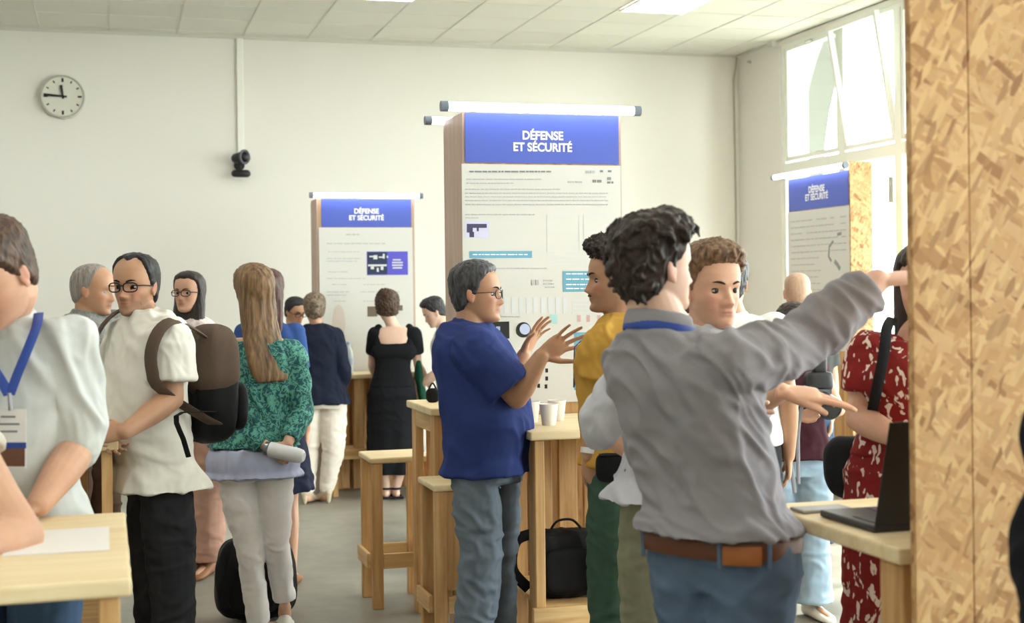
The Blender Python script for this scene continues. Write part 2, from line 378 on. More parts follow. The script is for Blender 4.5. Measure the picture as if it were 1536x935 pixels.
def seg(mb, a, b, prof, **kw): mb.capsule(a, b, prof, **kw)
def catm(xs, n):
    xs = np.array(xs, float); t = np.linspace(0, len(xs) - 1, n); out = []
    for v in t:
        i = min(int(v), len(xs) - 2); f = v - i; p0 = xs[max(i - 1, 0)]; p1 = xs[i]; p2 = xs[i + 1]; p3 = xs[min(i + 2, len(xs) - 1)]
        out.append(.5 * ((2 * p1) + (-p0 + p2) * f + (2 * p0 - 5 * p1 + 4 * p2 - p3) * f * f + (-p0 + 3 * p1 - 3 * p2 + p3) * f ** 3))
    return np.array(out)

MALE = [(-.16, .150, .105, 0), (0, .168, .118, 0), (.2, .160, .112, 0), (.42, .152, .108, .012), (.68, .168, .120, .012), (.86, .182, .118, .004), (.97, .172, .098, -.004), (1.06, .120, .075, -.010), (1.12, .066, .060, -.012)]
BELLY = [(-.16, .150, .110, 0), (0, .172, .125, .01), (.2, .172, .140, .03), (.42, .170, .142, .035), (.68, .176, .132, .02), (.86, .186, .124, .004), (.97, .176, .102, -.004), (1.06, .124, .078, -.010), (1.12, .068, .062, -.012)]
FEM = [(-.16, .158, .112, -.01), (0, .172, .118, -.012), (.2, .150, .104, 0), (.42, .124, .090, .005), (.68, .142, .112, .022), (.86, .156, .108, .012), (.97, .150, .088, 0), (1.06, .105, .066, -.008), (1.12, .056, .054, -.012)]
def dirv(yaw):
    y = math.radians(yaw); D0 = np.array([s_, c_, 0]); return math.sin(y) * R0 - math.cos(y) * D0, math.cos(y) * R0 + math.sin(y) * D0
def torso(mb, pv, ch, y0, y1, prof, kx=1.0, kd=1.0, infl=0.0, t0=-9, t1=9, n=22, hem=None, bend=0.0, nr=32):
    rows = catm(prof, 90); rows = np.array([r for r in rows if t0 <= r[0] <= t1])
    if hem: rows = np.vstack([np.array([hem]), rows])
    idx = np.unique(np.round(np.linspace(0, len(rows) - 1, n)).astype(int)); rows = catm(rows[idx], n); rings = []; pv = np.asarray(pv, float); ch = np.asarray(ch, float)
    for t, hw, hd, fo in rows:
        y = y0 + (y1 - y0) * min(max(t, 0), 1); f, l = dirv(y); c = pv + (ch - pv) * t
        c = c + f * (fo * kd + bend * math.sin(math.pi * min(max(t, 0), 1)))
        a = np.linspace(0, 2 * math.pi, nr, endpoint=False); e = 2 / 2.5
        X = (hw * kx + infl) * np.sign(np.cos(a)) * np.abs(np.cos(a)) ** e; Y = (hd * kd + infl) * np.sign(np.sin(a)) * np.abs(np.sin(a)) ** e
        rings.append(c + X[:, None] * l + Y[:, None] * f)
    mb.loft(rings)

def wrinkle(me, amp, base, seed=0, freq=9.0, stretch=(1, 1, .45), skew=.8, extra=0.0):
    if amp <= 0: return
    co = get_co(me); no = get_no(me); q = co.copy()
    q[:, 2] = q[:, 2] + skew * .5 * (q[:, 0] * 1.0)
    q = q * np.array(stretch) * freq + seed * 7.31
    w1 = noise(q * .5 + 3) ; q2 = q + .6 * w1[:, None]
    n1 = noise(q2); n2 = noise(q2 * 1.9 + 5)
    d = amp * (1.1 * (np.exp(-(n1 * 3.4) ** 2) - .5) + .5 * noise(q * 1.3 + 11) + .35 * (np.exp(-(n2 * 3.0) ** 2) - .5))
    co2 = co + no * d[:, None]; set_co(me, co2)

def zoned(v): return np.clip(v, 0, 1)
def smoothst(x): x = np.clip(x, 0, 1); return x * x * (3 - 2 * x)

HAIRLINE = ([0, 30, 50, 62, 75, 88, 100, 130, 180], [.197, .193, .183, .160, .128, .100, .088, .050, .030])
BALDLINE = ([0, 30, 50, 62, 75, 88, 100, 130, 180], [.30, .30, .30, .24, .150, .112, .100, .070, .045])
RECEDE = ([0, 22, 38, 50, 66, 80, 100, 130, 180], [.213, .222, .225, .215, .165, .115, .090, .050, .030])
def build_hair(name, H, parent, base, material, vox, top=.022, side=.010, back=.014, line=HAIRLINE, amp=.004, freq=38, seed=0, long=None, locks=0, swirl=(1, 1, .5), bun=None, fringe=0, lift=0.0, lockr=.010, lockl=.05):
    rings = head_surface(64, 96, feat=False); mb = MB(); R2 = []
    for r in rings:
        x, y, z = r.T; az = np.degrees(np.arctan2(np.abs(x), y)); zb = np.interp(az, line[0], line[1])
        nzv = noise(np.stack([x * 60 + seed, y * 60, z * 8], 1)) * .004
        msk = smoothst((z - zb + nzv) / .014 + .3)
        tz = smoothst((z - .13) / .08); bkf = smoothst((az - 95) / 60)
        th = top * tz + (1 - tz) * (side * (1 - bkf) + back * bkf)
        if fringe: th = th + fringe * gs(az, 0, 35) * gs(z, .215, .025)
        th = th + lift * gs(z, .23, .03)
        c = np.stack([x * 0, y * 0 - .008, np.minimum(z, .125) * .6 + .05], 1); d = r - c; d /= np.linalg.norm(d, axis=1)[:, None]
        R2.append(H.W(r + d * (th * msk - max(.007, amp + .004) * (1 - msk))[:, None]))
    mb.loft(R2)
    rnd = random.Random(seed + 5)
    for i in range(locks):
        az = rnd.uniform(-175, 175); zc = rnd.uniform(.12, .228) if abs(az) < 70 else rnd.uniform(.07, .225)
        if abs(az) < 70: zc = rnd.uniform(.195, .23)
        if 60 < abs(az) < 118: zc = rnd.uniform(.175, .225)
        a = math.radians(az); hw = np.interp(zc, HZ, HWD); fr = np.interp(zc, HZ, HFR if abs(az) < 90 else HBK)
        p = np.array([hw * math.sin(a), fr * math.cos(a), zc]); n_ = nrm(p - np.array([0, -.01, .11])); t_ = nrm(np.cross(n_, [rnd.uniform(-1, 1), rnd.uniform(-1, 1), rnd.uniform(-.6, .6)]))
        th = top if zc > .17 else back
        pts = []; L_ = lockl * rnd.uniform(.7, 1.2)
        for j in range(5):
            u = j / 4; pts.append(H.w(*(p + n_ * (th * .55 + (th * .6 + .006) * math.sin(u * 2.4)) + t_ * (u - .3) * L_ + np.array([0, 0, -.008 * u * u]))))
        mb.tube(pts, [lockr * H.k * q for q in (.7, 1, 1, .75, .25)], 8)
    if long:
        R3 = [[]] * 0
        for (cx, cy, cz, hx, hy) in long:  # head-local ellipse rings, from the crown down
            a = np.linspace(0, 2 * math.pi, 28, endpoint=False); e = 2 / 2.3
            X = cx + hx * np.sign(np.cos(a)) * np.abs(np.cos(a)) ** e; Y = cy + hy * np.sign(np.sin(a)) * np.abs(np.sin(a)) ** e
            R3.append(H.W(np.stack([X, Y, np.full(28, cz)], 1)))
        mb.loft(R3)
    if bun:
        for b in bun: mb.ball(H.w(*b[:3]), b[3] * H.k)
    me = remesh(mb, vox, 2, base)
    co = get_co(me); no = get_no(me); l = H.L(co + base)
    q = l * np.array(swirl) * freq + seed * 3.3; q = q + .5 * noise(l * 14 + seed)[:, None]
    set_co(me, co + no * (amp * (ridged(q) * .8 + .5 * noise(q * 2.2)))[:, None])
    o = link(name, me, material, parent, angle=0); ROOTLOC[o.name] = base; return o

def hair_mat(name, c1, c2, stretch=(60, 60, 9)):
    if name in MATS: return MATS[name]
    m = bpy.data.materials.new(name); m.use_nodes = True; nt = m.node_tree; b = nt.nodes['Principled BSDF']; b.inputs['Roughness'].default_value = .5; b.inputs['Specular IOR Level'].default_value = .35
    tc = nd(nt, 'ShaderNodeTexCoord'); mp = nd(nt, 'ShaderNodeMapping'); mp.inputs['Scale'].default_value = stretch; nt.links.new(tc.outputs['Object'], mp.inputs[0])
    n = nd(nt, 'ShaderNodeTexNoise', i_Scale=1.4, i_Detail=4.0, i_Distortion=.4); nt.links.new(mp.outputs[0], n.inputs['Vector'])
    r = nd(nt, 'ShaderNodeMapRange', i_1=.3, i_2=.72); nt.links.new(n.outputs[0], r.inputs[0]); mx = nd(nt, 'ShaderNodeMix', data_type='RGBA'); nt.links.new(r.outputs[0], mx.inputs[0]); mx.inputs[6].default_value = rgb(c1); mx.inputs[7].default_value = rgb(c2)
    nt.links.new(mx.outputs[2], b.inputs['Base Color']); bp = nd(nt, 'ShaderNodeBump', i_Strength=.6, i_Distance=.004); nt.links.new(n.outputs[0], bp.inputs['Height']); nt.links.new(bp.outputs[0], b.inputs['Normal'])
    MATS[name] = m; return m

def shoe(mb, an, yaw, k=1.0, heel=0.0):
    """shoe from the ankle joint down to the floor, toe towards yaw"""
    f, l = dirv(yaw); an = np.asarray(an, float); fl = an * np.array([1, 1, 0]); R = []
    for t, hw, h in ((-.075, .012, .03), (-.06, .030, .075), (-.02, .036, .095), (.02, .038, .09), (.06, .042, .065), (.11, .047, .05), (.15, .044, .042), (.18, .030, .032), (.195, .010, .018)):
        c = fl + f * t * k; rise = heel * max(0, min(1, (.09 - t) / .12))
        R.append([c + l * hw * k * math.cos(a) + UP * (rise + h * k * .5 * (1 + max(-.98, math.sin(a) * 1.0)) + .001) for a in np.linspace(0, 2 * math.pi, 18, endpoint=False)])
    mb.loft(R)
    if heel: mb.capsule(fl - f * .045 * k + UP * .012, fl - f * .05 * k + UP * heel, [.012, .02], 10)

EYEW = None
def person(label, z, H_, hd, ch, pv, yaw=0, pyaw=None, hyaw=None, hpitch=0, hroll=0, prof=MALE, kx=1.0, kd=1.0, L=None, Rr=None, legs=None, skin='skin_light',
           hair=None, hairmat=None, top=None, bottom=None, shoes=None, group=None, nose=1.0, jaw=1.0, fem=0.0, eyes=True, glasses=None, brow='2a1c14', vox=None, lanyard=None, extra=None, seed=1, neckk=1.0,
           stubble=0, headk=None, bend=0.0, origin=None, hvox=None):
    """joints are (px, py, dz): photo pixel plus depth offset from z. L / Rr: dict(sh, el, wr, hand, r)"""
    k = H_ / 1.75; sc = F / z
    if vox is None: vox = min(max(1.7 / sc, .0032), .0065)
    def J(p):
        if p is None: return None
        return P(p[0], p[1], z + (p[2] if len(p) > 2 else 0))
    pyaw = yaw if pyaw is None else pyaw; hyaw = yaw if hyaw is None else hyaw
    pvw, chw, hdw = J(pv), J(ch), J(hd)
    base = np.array([pvw[0], pvw[1], 0.0]) if origin is None else origin
    root = thing('person', label, 'person', base, group)
    Hd = Head(hdw, hyaw, hpitch, hroll, k=(headk or k * .99)); fb, lb = dirv(yaw); fp, lp = dirv(pyaw)
    # skeleton
    arms = {}
    for side, d, sg in (('L', L, 1), ('R', Rr, -1)):
        d = dict(d or {}); shw = .165 * k * kx * (0.86 if prof is FEM else 1)
        sh = J(d['sh']) if 'sh' in d else chw + lb * sg * shw
        el = J(d['el']) if 'el' in d else sh + lb * sg * .05 * k - UP * .29 * k - fb * .03
        wr = J(d['wr']) if 'wr' in d else el + fb * .07 * k - UP * .25 * k
        # hold true limb lengths along the camera's depth direction where the pixels leave it open
        arms[side] = (sh, el, wr, d, sg)
    lg = {}
    for side, sg in (('L', 1), ('R', -1)):
        d = (legs or {}).get(side, {}); hp = pvw + lp * sg * .09 * k * kx
        kn = J(d['kn']) if 'kn' in d else np.array([*(hp + lp * sg * .01)[:2], .485 * k]) + fp * .02
        an = J(d['an']) if 'an' in d else np.array([*(hp + lp * sg * .02)[:2], .085 * k]) - fp * .02
        an[2] = max(an[2], .07)
        lg[side] = (hp, kn, an, d, sg)
    # ---- body
    b = MB(); hs = head_surface(nose=nose, jaw=jaw, fem=fem); b.loft([Hd.W(r) for r in hs])
    for sg in (1, -1):   # ears
        for (x, y, zz, rx, ry, rz) in ((.0765, -.006, .105, .006, .015, .027), (.082, -.014, .112, .0045, .009, .022), (.079, -.002, .085, .005, .009, .010)):
            b.ball(Hd.w(sg * x, y, zz), (rx * Hd.k, ry * Hd.k, rz * Hd.k), 8, axes=Hd.A)
    nk0 = chw + (chw - pvw) / np.linalg.norm(chw - pvw) * .02; nk1 = Hd.w(0, -.022, .045); rn = .058 * k * neckk * (.86 if prof is FEM else 1)
    b.capsule(nk0, nk1, [rn * 1.12, rn, rn * .98], 20)
    torso(b, pvw, chw, pyaw, yaw, prof, kx * k * .90, kd * k * .90, n=18, t1=1.06, bend=bend)
    for side in 'LR':
        sh, el, wr, d, sg = arms[side]; r = d.get('r', 1.0) * k * (.88 if prof is FEM else 1)
        b.capsule(sh, el, [.050 * r, .050 * r, .046 * r, .041 * r, .040 * r], 16)
        b.capsule(el, wr, [.040 * r, .043 * r, .040 * r, .033 * r, .027 * r], 16)
        hh = d.get('hand', {}); dd = nrm(wr - el)
        if hh is not None:
            hk = k * hh.get('k', 1.0) * (.9 if prof is FEM else 1)
            dv = hh.get('d'); dv = dd if dv is None else dv[0] * R0 + dv[1] * UP + dv[2] * np.array([s_, c_, 0])
            nv = hh.get('n'); nv = -lb * sg if nv is None else nv[0] * R0 + nv[1] * UP + nv[2] * np.array([s_, c_, 0])
            hand(b, wr, dv, nv, side == 'L', hk, hh.get('curls', (14, 16, 18, 22)), hh.get('spread', 5), hh.get('thumb', 32), hh.get('tcurl', 15))
    lr = .82 if bottom and bottom.get('kind') in ('trousers',) else 1.0
    for side in 'LR':
        hp, kn, an, d, sg = lg[side]
        b.capsule(hp, kn, [.078 * k * lr, .074 * k * lr, .062 * k * lr, .052 * k * lr], 14); b.capsule(kn, an, [.050 * k * lr, .054 * k * lr, .045 * k * lr, .034 * k * lr], 14)
        ft, _ = dirv(d.get('foot', pyaw)); b.capsule(an + UP * -.03 * k - ft * .02, an * np.array([1, 1, 0]) + UP * .028 + ft * .15 * k, [.030 * k, .032 * k, .022 * k], 12)
    me = remesh(b, vox, 2, base)
    co = get_co(me); l = Hd.L(co + base); x, y, zz = l.T; ax = np.abs(x)
    tint = np.ones((len(co), 4)); fwm = smoothst((y - .03) / .03)
    lips = np.exp(-(ax / .023) ** 4) * (gs(zz, .0503, .0075)) * fwm; lips = np.clip(lips * 1.3, 0, 1)
    tint[:, :3] *= 1 - lips[:, None] * np.array([.12, .26, .22])
    lg_ = np.exp(-(ax / .021) ** 4) * gs(zz, .0503, .0020) * fwm; tint[:, :3] *= 1 - lg_[:, None] * .45  # shade in the groove between the lips painted into the tint
    ck = (gs(ax, .042, .016) * gs(zz, .082, .018) * fwm + .6 * gs(ax, 0, .014) * gs(zz, .08, .012) * fwm)[:, None]; tint[:, :3] *= 1 - ck * np.array([.0, .12, .10])
    ear = (smoothst((ax - .074) / .004) * gs(zz, .1, .03))[:, None]; tint[:, :3] *= 1 - ear * np.array([0, .14, .12])
    if stubble:
        bd = smoothst((.066 - zz) / .012) * smoothst((y + .02) / .04) * smoothst((zz + .03) / .03) * (1 - lips) + gs(ax, 0, .026) * gs(zz, .0645, .004) * fwm
        side_ = smoothst((ax - .045) / .012) * smoothst((.1 - zz) / .03) * smoothst((y + .0) / .03) * smoothst((zz) / .02)
        tint[:, :3] *= 1 - np.clip(bd + side_, 0, 1)[:, None] * stubble * np.array([.72, .72, .68])
    kk = smoothst((np.linalg.norm(l - np.array([0, 0, .1]), axis=1) - .2) / .05) * 0
    at = me.attributes.new('tint', 'FLOAT_COLOR', 'POINT'); at.data.foreach_set('color', tint.ravel().astype(np.float32))
    body = link('body', me, MATS[skin], root, angle=0); ROOTLOC[body.name] = base
    # ---- eyes and brows
    if eyes:
        for sg in (1, -1):
            e = MB(); c0 = np.array([sg * .031, .0642, .1145]); rr = .0125; n = 18; vs = []; fs = []; ms = []
            for i in range(n + 1):
                th = math.pi * i / n
                for j in range(2 * n):
                    a = math.pi * j / n; vs.append(Hd.w(*(c0 + rr * np.array([math.sin(th) * math.cos(a) * 1.12, math.cos(th), math.sin(th) * math.sin(a)]))))
            for i in range(n):
                for j in range(2 * n):
                    th = math.pi * (i + .5) / n; a = math.pi * (j + .5) / n; el_ = math.sin(th) * math.sin(a)
                    q = (i * 2 * n + j, i * 2 * n + (j + 1) % (2 * n), (i + 1) * 2 * n + (j + 1) % (2 * n), (i + 1) * 2 * n + j)
                    fs.append(q); ms.append(3 if (el_ > .20 or el_ < -.27) and eyes != 'shut' else (3 if eyes == 'shut' else (2 if i < 2 else 1 if th < .44 else 0)))
            e.v = vs; e.f = fs; e.m = ms
            o = obj('eye', e, [MATS['eye_white'], MATS['iris'], MATS['pupil'], MATS[skin]], root, angle=0)
            br = MB(); pts = [Hd.w(sg * (.013 + .034 * u), .0905 - .0155 * u ** 2 + .002, .1335 + .0065 * math.sin(u * 2.3)) for u in np.linspace(0, 1, 6)]
            br.tube(pts, [.0028 * Hd.k * q * (1 - .35 * fem) for q in (.8, 1.25, 1.3, 1.15, .8, .3)], 8)
            obj('eyebrow', br, mat('brow_' + brow, brow, .8), root, angle=0)
    if glasses:
        g = MB(); gr = glasses.get('r', .0022)
        for sg in (1, -1):
            pts = []; ln = []
            for a in np.linspace(0, 2 * math.pi, 22, endpoint=False):
                X = .0265 * np.sign(math.cos(a)) * abs(math.cos(a)) ** .7; Z = .0175 * np.sign(math.sin(a)) * abs(math.sin(a)) ** .7
                pts.append(Hd.w(sg * (.0335) + X, .1015 - .35 * abs(sg * .0335 + X) ** 1.6 * 3.0, .113 + Z))
            g.tube(pts + pts[:2], gr * Hd.k, 6); 
            tp = [Hd.w(sg * .060, .086, .119), Hd.w(sg * .074, .070, .120), Hd.w(sg * .079, .0, .117), Hd.w(sg * .078, -.018, .105)]; g.tube(tp, gr * .95 * Hd.k, 6)
        g.tube([Hd.w(-.008, .1, .118), Hd.w(0, .103, .120), Hd.w(.008, .1, .118)], gr * Hd.k, 6)
        obj('glasses', g, mat('frame_' + glasses.get('c', '151313'), glasses.get('c', '151313'), .3), root, angle=0)
    # ---- hair
    if hair is not None: build_hair('hair', Hd, root, base, hairmat, hvox or max(vox, .004), seed=seed, **hair)
    cv = max(vox * 1.35, .0055)
    # ---- bottom
    if bottom:
        q = MB(); kd_ = bottom['kind']; inf = bottom.get('infl', .012); wt = bottom.get('waist', .30)
        torso(q, pvw, chw, pyaw, yaw, prof, kx * k, kd * k, infl=inf * .7, t0=-.2, t1=(bottom.get('waist', .12) if (top and top.get('t0', .1) <= .1) else wt + .12) if kd_ != 'dress' else .3, n=12, bend=bend)
        if kd_ == 'trousers':
            for side in 'LR':
                hp, kn, an, d, sg = lg[side]; R_ = bottom.get('r', (.098, .088, .072, .062, .060)); hem = bottom.get('hem', 0)
                an2 = an + (kn - an) * (.02 + hem)
                r00 = R_[0] * (.86 if (top and top.get('t0', .1) <= .1) else 1); q.capsule(hp, kn, [r00 * k, R_[1] * k, R_[2] * k], 18); q.tube([kn + (hp - kn) * .04, kn, kn + (an2 - kn) * .35, kn + (an2 - kn) * .7, an2], [R_[2] * k * .96, R_[2] * k * 1.0, (R_[2] + R_[3]) / 2 * k, R_[3] * k, R_[4] * k], 18)
        else:
            hem = bottom['hem']; hw, hdp = bottom.get('flare', (.25, .2)); R_ = []
            for t in np.linspace(0, 1, 10):
                c = pvw * (1 - t) + np.array([pvw[0] + bottom.get('dx', 0) * R0[0], pvw[1] + bottom.get('dx', 0) * R0[1], hem]) * t
                nf = bottom.get('folds', 0); a = np.linspace(0, 2 * math.pi, 48, endpoint=False); fo = 1 + nf * t * .06 * np.sin(a * 9 + 1) + nf * t * .04 * np.sin(a * 5)
                X = ((.175 * k * kx + inf) * (1 - t) + hw * t) * fo * np.cos(a); Y = ((.12 * k * kd + inf) * (1 - t) + hdp * t) * fo * np.sin(a)
                R_.append(c + X[:, None] * lp + Y[:, None] * fp)
            q.loft(R_)
        me = remesh(q, cv, 3, base); wrinkle(me, bottom.get('wr', .006), base, seed + 3, bottom.get('wf', 8), bottom.get('ws', (1, 1, 1.6)), 0)
        o = link(bottom.get('name', 'trousers'), me, bottom['mat'], root, angle=0); ROOTLOC[o.name] = base
    # ---- top
    if top:
        q = MB(); inf = top.get('infl', .016); hem = top.get('hem')  # hem: (t, hw, hd, fo) extra lowest ring
        torso(q, pvw, chw, pyaw, yaw, prof, kx * k, kd * k, infl=inf, t0=top.get('t0', .1), t1=top.get('t1', 1.13), n=20, hem=hem, bend=bend)
        for side in 'LR':
            sh, el, wr, d, sg = arms[side]; sl = top.get('sleeve' + side, top.get('sleeve', 1)); r = top.get('sr', 1.0) * k * d.get('r', 1.0) * (.88 if prof is FEM else 1)
            inn = chw + (sh - chw) * .55 - UP * .02
            q.capsule(inn, sh, [.062 * r, .066 * r], 16)
            if sl > 0:
                u = min(sl, 1); e1 = sh + (el - sh) * u; fl = top.get('cuff', 1.0)
                if sl <= 1: q.tube([sh + (el - sh) * t for t in (-.05, .1, u * .5, u * .97, u)], [.060 * r, .068 * r, .066 * r, .064 * r * fl, .060 * r * fl], 18)
                else:
                    q.capsule(sh, el, [.066 * r, .064 * r, .058 * r, .055 * r], 18); u2 = sl - 1; e2 = el + (wr - el) * u2
                    q.tube([el + (e2 - el) * t for t in (-.08, 0, .4, .9, 1)], [.050 * r, .055 * r, .052 * r * top.get('fore', 1), .044 * r * fl * top.get('fore', 1), .042 * r * fl * top.get('fore', 1)], 18)
        if top.get('collar', True):
            cdir = nrm(nk1 - nk0); cb = nk0 + cdir * .018 * k; f_, l_ = fb, lb; R_ = []
            for t, rr in ((-.03, 1.5), (0, 1.36), (.032, 1.22), (.040, 1.10)):
                c = cb + cdir * t * k; ff = nrm(f_ - cdir * np.dot(f_, cdir))
                R_.append([c + rn * rr * (l_ * math.cos(a) + ff * math.sin(a)) - UP * (.022 * max(0, math.sin(a)) if t > -.01 else 0) for a in np.linspace(0, 2 * math.pi, 24, endpoint=False)])
            q.loft(R_)
        me = remesh(q, cv, 3, base); wrinkle(me, top.get('wr', .006), base, seed, top.get('wf', 9), top.get('ws', (1, 1, .8)), top.get('skew', .8))
        o = link(top.get('name', 'shirt'), me, top['mat'], root, angle=0); ROOTLOC[o.name] = base
    if shoes:
        for side in 'LR':
            hp, kn, an, d, sg = lg[side]; q = MB(); shoe(q, an, d.get('foot', pyaw), k, shoes.get('heel', 0)); obj('shoe', q, shoes['mat'], root, angle=0)
    ctx = dict(root=root, H=Hd, arms=arms, legs=lg, pv=pvw, ch=chw, base=base, k=k, f=fb, l=lb, J=J, rn=rn, nk0=nk0, nk1=nk1, fp=fp, lp=lp)
    if lanyard: 
        for nm, pts, wd, mt in lanyard(ctx):
            q = MB(); q.tube(pts, wd, 8, flat=.22, hint=ctx['l']); obj(nm, q, mt, root, angle=0)
    return ctx

mat('skin_light', 'cb9f86', .5, .35, tint=True, sss=.12, mottle=.04, mscale=20)
mat('skin_pale', 'dcb9a6', .5, .35, tint=True, sss=.12, mottle=.04, mscale=20)
mat('skin_tan', 'b3886c', .45, .35, tint=True, sss=.1, mottle=.05, mscale=20)
mat('skin_brown', '94613f', .45, .35, tint=True, sss=.08, mottle=.05, mscale=20)
mat('eye_white', 'b8aea8', .3); mat('iris', '3a2a1e', .2); mat('pupil', '0a0807', .1)
# ------------------------------------------------------------------ the room
M_wall = mat('wall_paint', 'e6e4de', .85, .2, bump=.05, bscale=30)
M_white = mat('white_paint', 'eceee8', .5, .3)
M_frame = mat('window_frame_white', 'e9ece6', .45, .4)
# floor: polished grey concrete with faint mottling
def floor_mat():
    m = bpy.data.materials.new('concrete_floor'); m.use_nodes = True; nt = m.node_tree; b = nt.nodes['Principled BSDF']
    tc = nd(nt, 'ShaderNodeTexCoord'); n = nd(nt, 'ShaderNodeTexNoise', i_Scale=.9, i_Detail=7.0, i_Distortion=.8); nt.links.new(tc.outputs['Object'], n.inputs['Vector'])
    n2 = nd(nt, 'ShaderNodeTexNoise', i_Scale=7.0, i_Detail=5.0); nt.links.new(tc.outputs['Object'], n2.inputs['Vector'])
    a = nd(nt, 'ShaderNodeMath', operation='MULTIPLY_ADD'); a.inputs[1].default_value = .45; nt.links.new(n2.outputs[0], a.inputs[0]); nt.links.new(n.outputs[0], a.inputs[2])
    r = nd(nt, 'ShaderNodeValToRGB'); nt.links.new(a.outputs[0], r.inputs[0]); r.color_ramp.elements[0].position = .45; r.color_ramp.elements[0].color = rgb('6f6c64'); r.color_ramp.elements[1].position = .95; r.color_ramp.elements[1].color = rgb('9b988c')
    nt.links.new(r.outputs[0], b.inputs['Base Color']); rr = nd(nt, 'ShaderNodeMapRange', i_3=.28, i_4=.5); nt.links.new(n.outputs[0], rr.inputs[0]); nt.links.new(rr.outputs[0], b.inputs['Roughness']); b.inputs['Specular IOR Level'].default_value = .45
    bp = nd(nt, 'ShaderNodeBump', i_Strength=.1, i_Distance=.01); nt.links.new(n2.outputs[0], bp.inputs['Height']); nt.links.new(bp.outputs[0], b.inputs['Normal'])
    return m
struct('floor', MB().box((ROOM_L, ROOM_B, -.1), (WALLX + .3, WALLY + .2, 0)), floor_mat(), origin=(0, 0, 0))
struct('wall_back', MB().box((ROOM_L, WALLY, 0), (WALLX, WALLY + .2, CEIL)), M_wall, origin=(0, WALLY, 0))
struct('wall_left', MB().box((ROOM_L - .2, ROOM_B, 0), (ROOM_L, WALLY + .2, CEIL)), M_wall)
struct('wall_rear', MB().box((ROOM_L, ROOM_B - .2, 0), (WALLX + .3, ROOM_B, CEIL)), M_wall)
# window wall: solid pier, sill and the lintel over the clerestory
WIN = [(11.24, 12.26)] + [(11.14 - .93 * i - .83, 11.14 - .93 * i) for i in range(16)]
w_ = MB().box((WALLX, 12.33, 0), (WALLX + .3, WALLY + .2, CEIL)); w_.box((WALLX, ROOM_B, 0), (WALLX + .3, 12.33, .12)); w_.box((WALLX, ROOM_B, 3.93), (WALLX + .3, 12.33, CEIL)); w_.box((WALLX, ROOM_B - .2, 0), (WALLX + .3, WIN[-1][0] - .07, CEIL))
struct('wall_right', w_, M_wall)
# suspended ceiling of white tiles with a fine grid, luminous panels let in
def ceil_mat():
    m = bpy.data.materials.new('ceiling_tiles'); m.use_nodes = True; nt = m.node_tree; b = nt.nodes['Principled BSDF']; b.inputs['Roughness'].default_value = .9; b.inputs['Specular IOR Level'].default_value = .1
    tc = nd(nt, 'ShaderNodeTexCoord'); mp = nd(nt, 'ShaderNodeMapping'); mp.inputs['Scale'].default_value = (1 / .6, 1 / .6, 1); nt.links.new(tc.outputs['Object'], mp.inputs[0])
    v = nd(nt, 'ShaderNodeVectorMath', operation='FLOOR'); nt.links.new(mp.outputs[0], v.inputs[0])
    wn = nd(nt, 'ShaderNodeTexWhiteNoise', noise_dimensions='2D'); nt.links.new(v.outputs[0], wn.inputs['Vector'])
    r = nd(nt, 'ShaderNodeMix', data_type='RGBA'); nt.links.new(wn.outputs['Value'], r.inputs[0]); r.inputs[6].default_value = rgb('e2e2da'); r.inputs[7].default_value = rgb('ebebe4'); nt.links.new(r.outputs[2], b.inputs['Base Color'])
    return m
GX0, GY0 = .06, 13.07
PAN = [(GX0 + .6 * i, GY0 - .6 * j) for i in (-9, -5, -1, 3, 7) for j in (3, 7, 11, 15, 19, 23, 27)]
struct('ceiling', MB().box((ROOM_L, ROOM_B, CEIL + .012), (WALLX + .3, WALLY + .2, CEIL + .1)), ceil_mat(), origin=(GX0, GY0, CEIL))
g = MB(); M_grid = mat('ceiling_grid', 'dcdcd4', .8)
x = GX0 - .6 * 12
while x < WALLX:
    g.box((x - .006, ROOM_B, CEIL + .007), (x + .006, WALLY, CEIL + .02)); x += .6
y = GY0
while y > ROOM_B:
    g.box((ROOM_L, y - .004, CEIL + .008), (WALLX, y + .004, CEIL + .02)); y -= .6
o = struct('ceiling_grid', g, M_grid)
struct('trim_1', MB().box((ROOM_L, WALLY - .02, CEIL - .012), (WALLX, WALLY, CEIL + .012)).box((WALLX - .02, 12.3, CEIL - .012), (WALLX, WALLY, CEIL + .012)), mat('edge_trim', 'd3d3cb', .6))
M_panel = mat('led_panel', 'fffdf4', .5, emit=PANEL_STRENGTH)
proto = None
for (px_, py_) in PAN:
    if proto is None:
        t = thing('ceiling_light', 'square white light panel set in the tiled ceiling', 'ceiling light', (px_ + .3, py_ - .3, CEIL - .012), 'light panels in the ceiling')
        fr = MB()
        for a, b in (((-.3, -.3), (.3, -.28)), ((-.3, .28), (.3, .3)), ((-.3, -.28), (-.28, .28)), ((.28, -.28), (.3, .28))): fr.box((a[0], a[1], 0), (b[0], b[1], .014))
        me = fr.mesh('frame'); f = link('frame', me, M_white, t, smooth=False); me = MB().box((-.28, -.28, .002), (.28, .28, .01)).mesh('diffuser'); d = link('diffuser', me, M_panel, t, smooth=False)
        proto = (t, f, d)
    else:
        t = proto[0].copy(); COL.objects.link(t); t.location = (px_ + .3, py_ - .3, CEIL - .012)
        for q in proto[1:]: c = q.copy(); COL.objects.link(c); c.parent = t
    lx, ly = round(px_, 2), round(py_, 2)
    t['label'] = {(1.86, 11.27): 'square white light panel in the ceiling above the middle of the hall',
                  (-.54, 11.27): 'square white light panel cut by the top edge, left of the white conduit',
                  }.get((lx, ly), 'square white light panel set in the tiled ceiling out of frame')
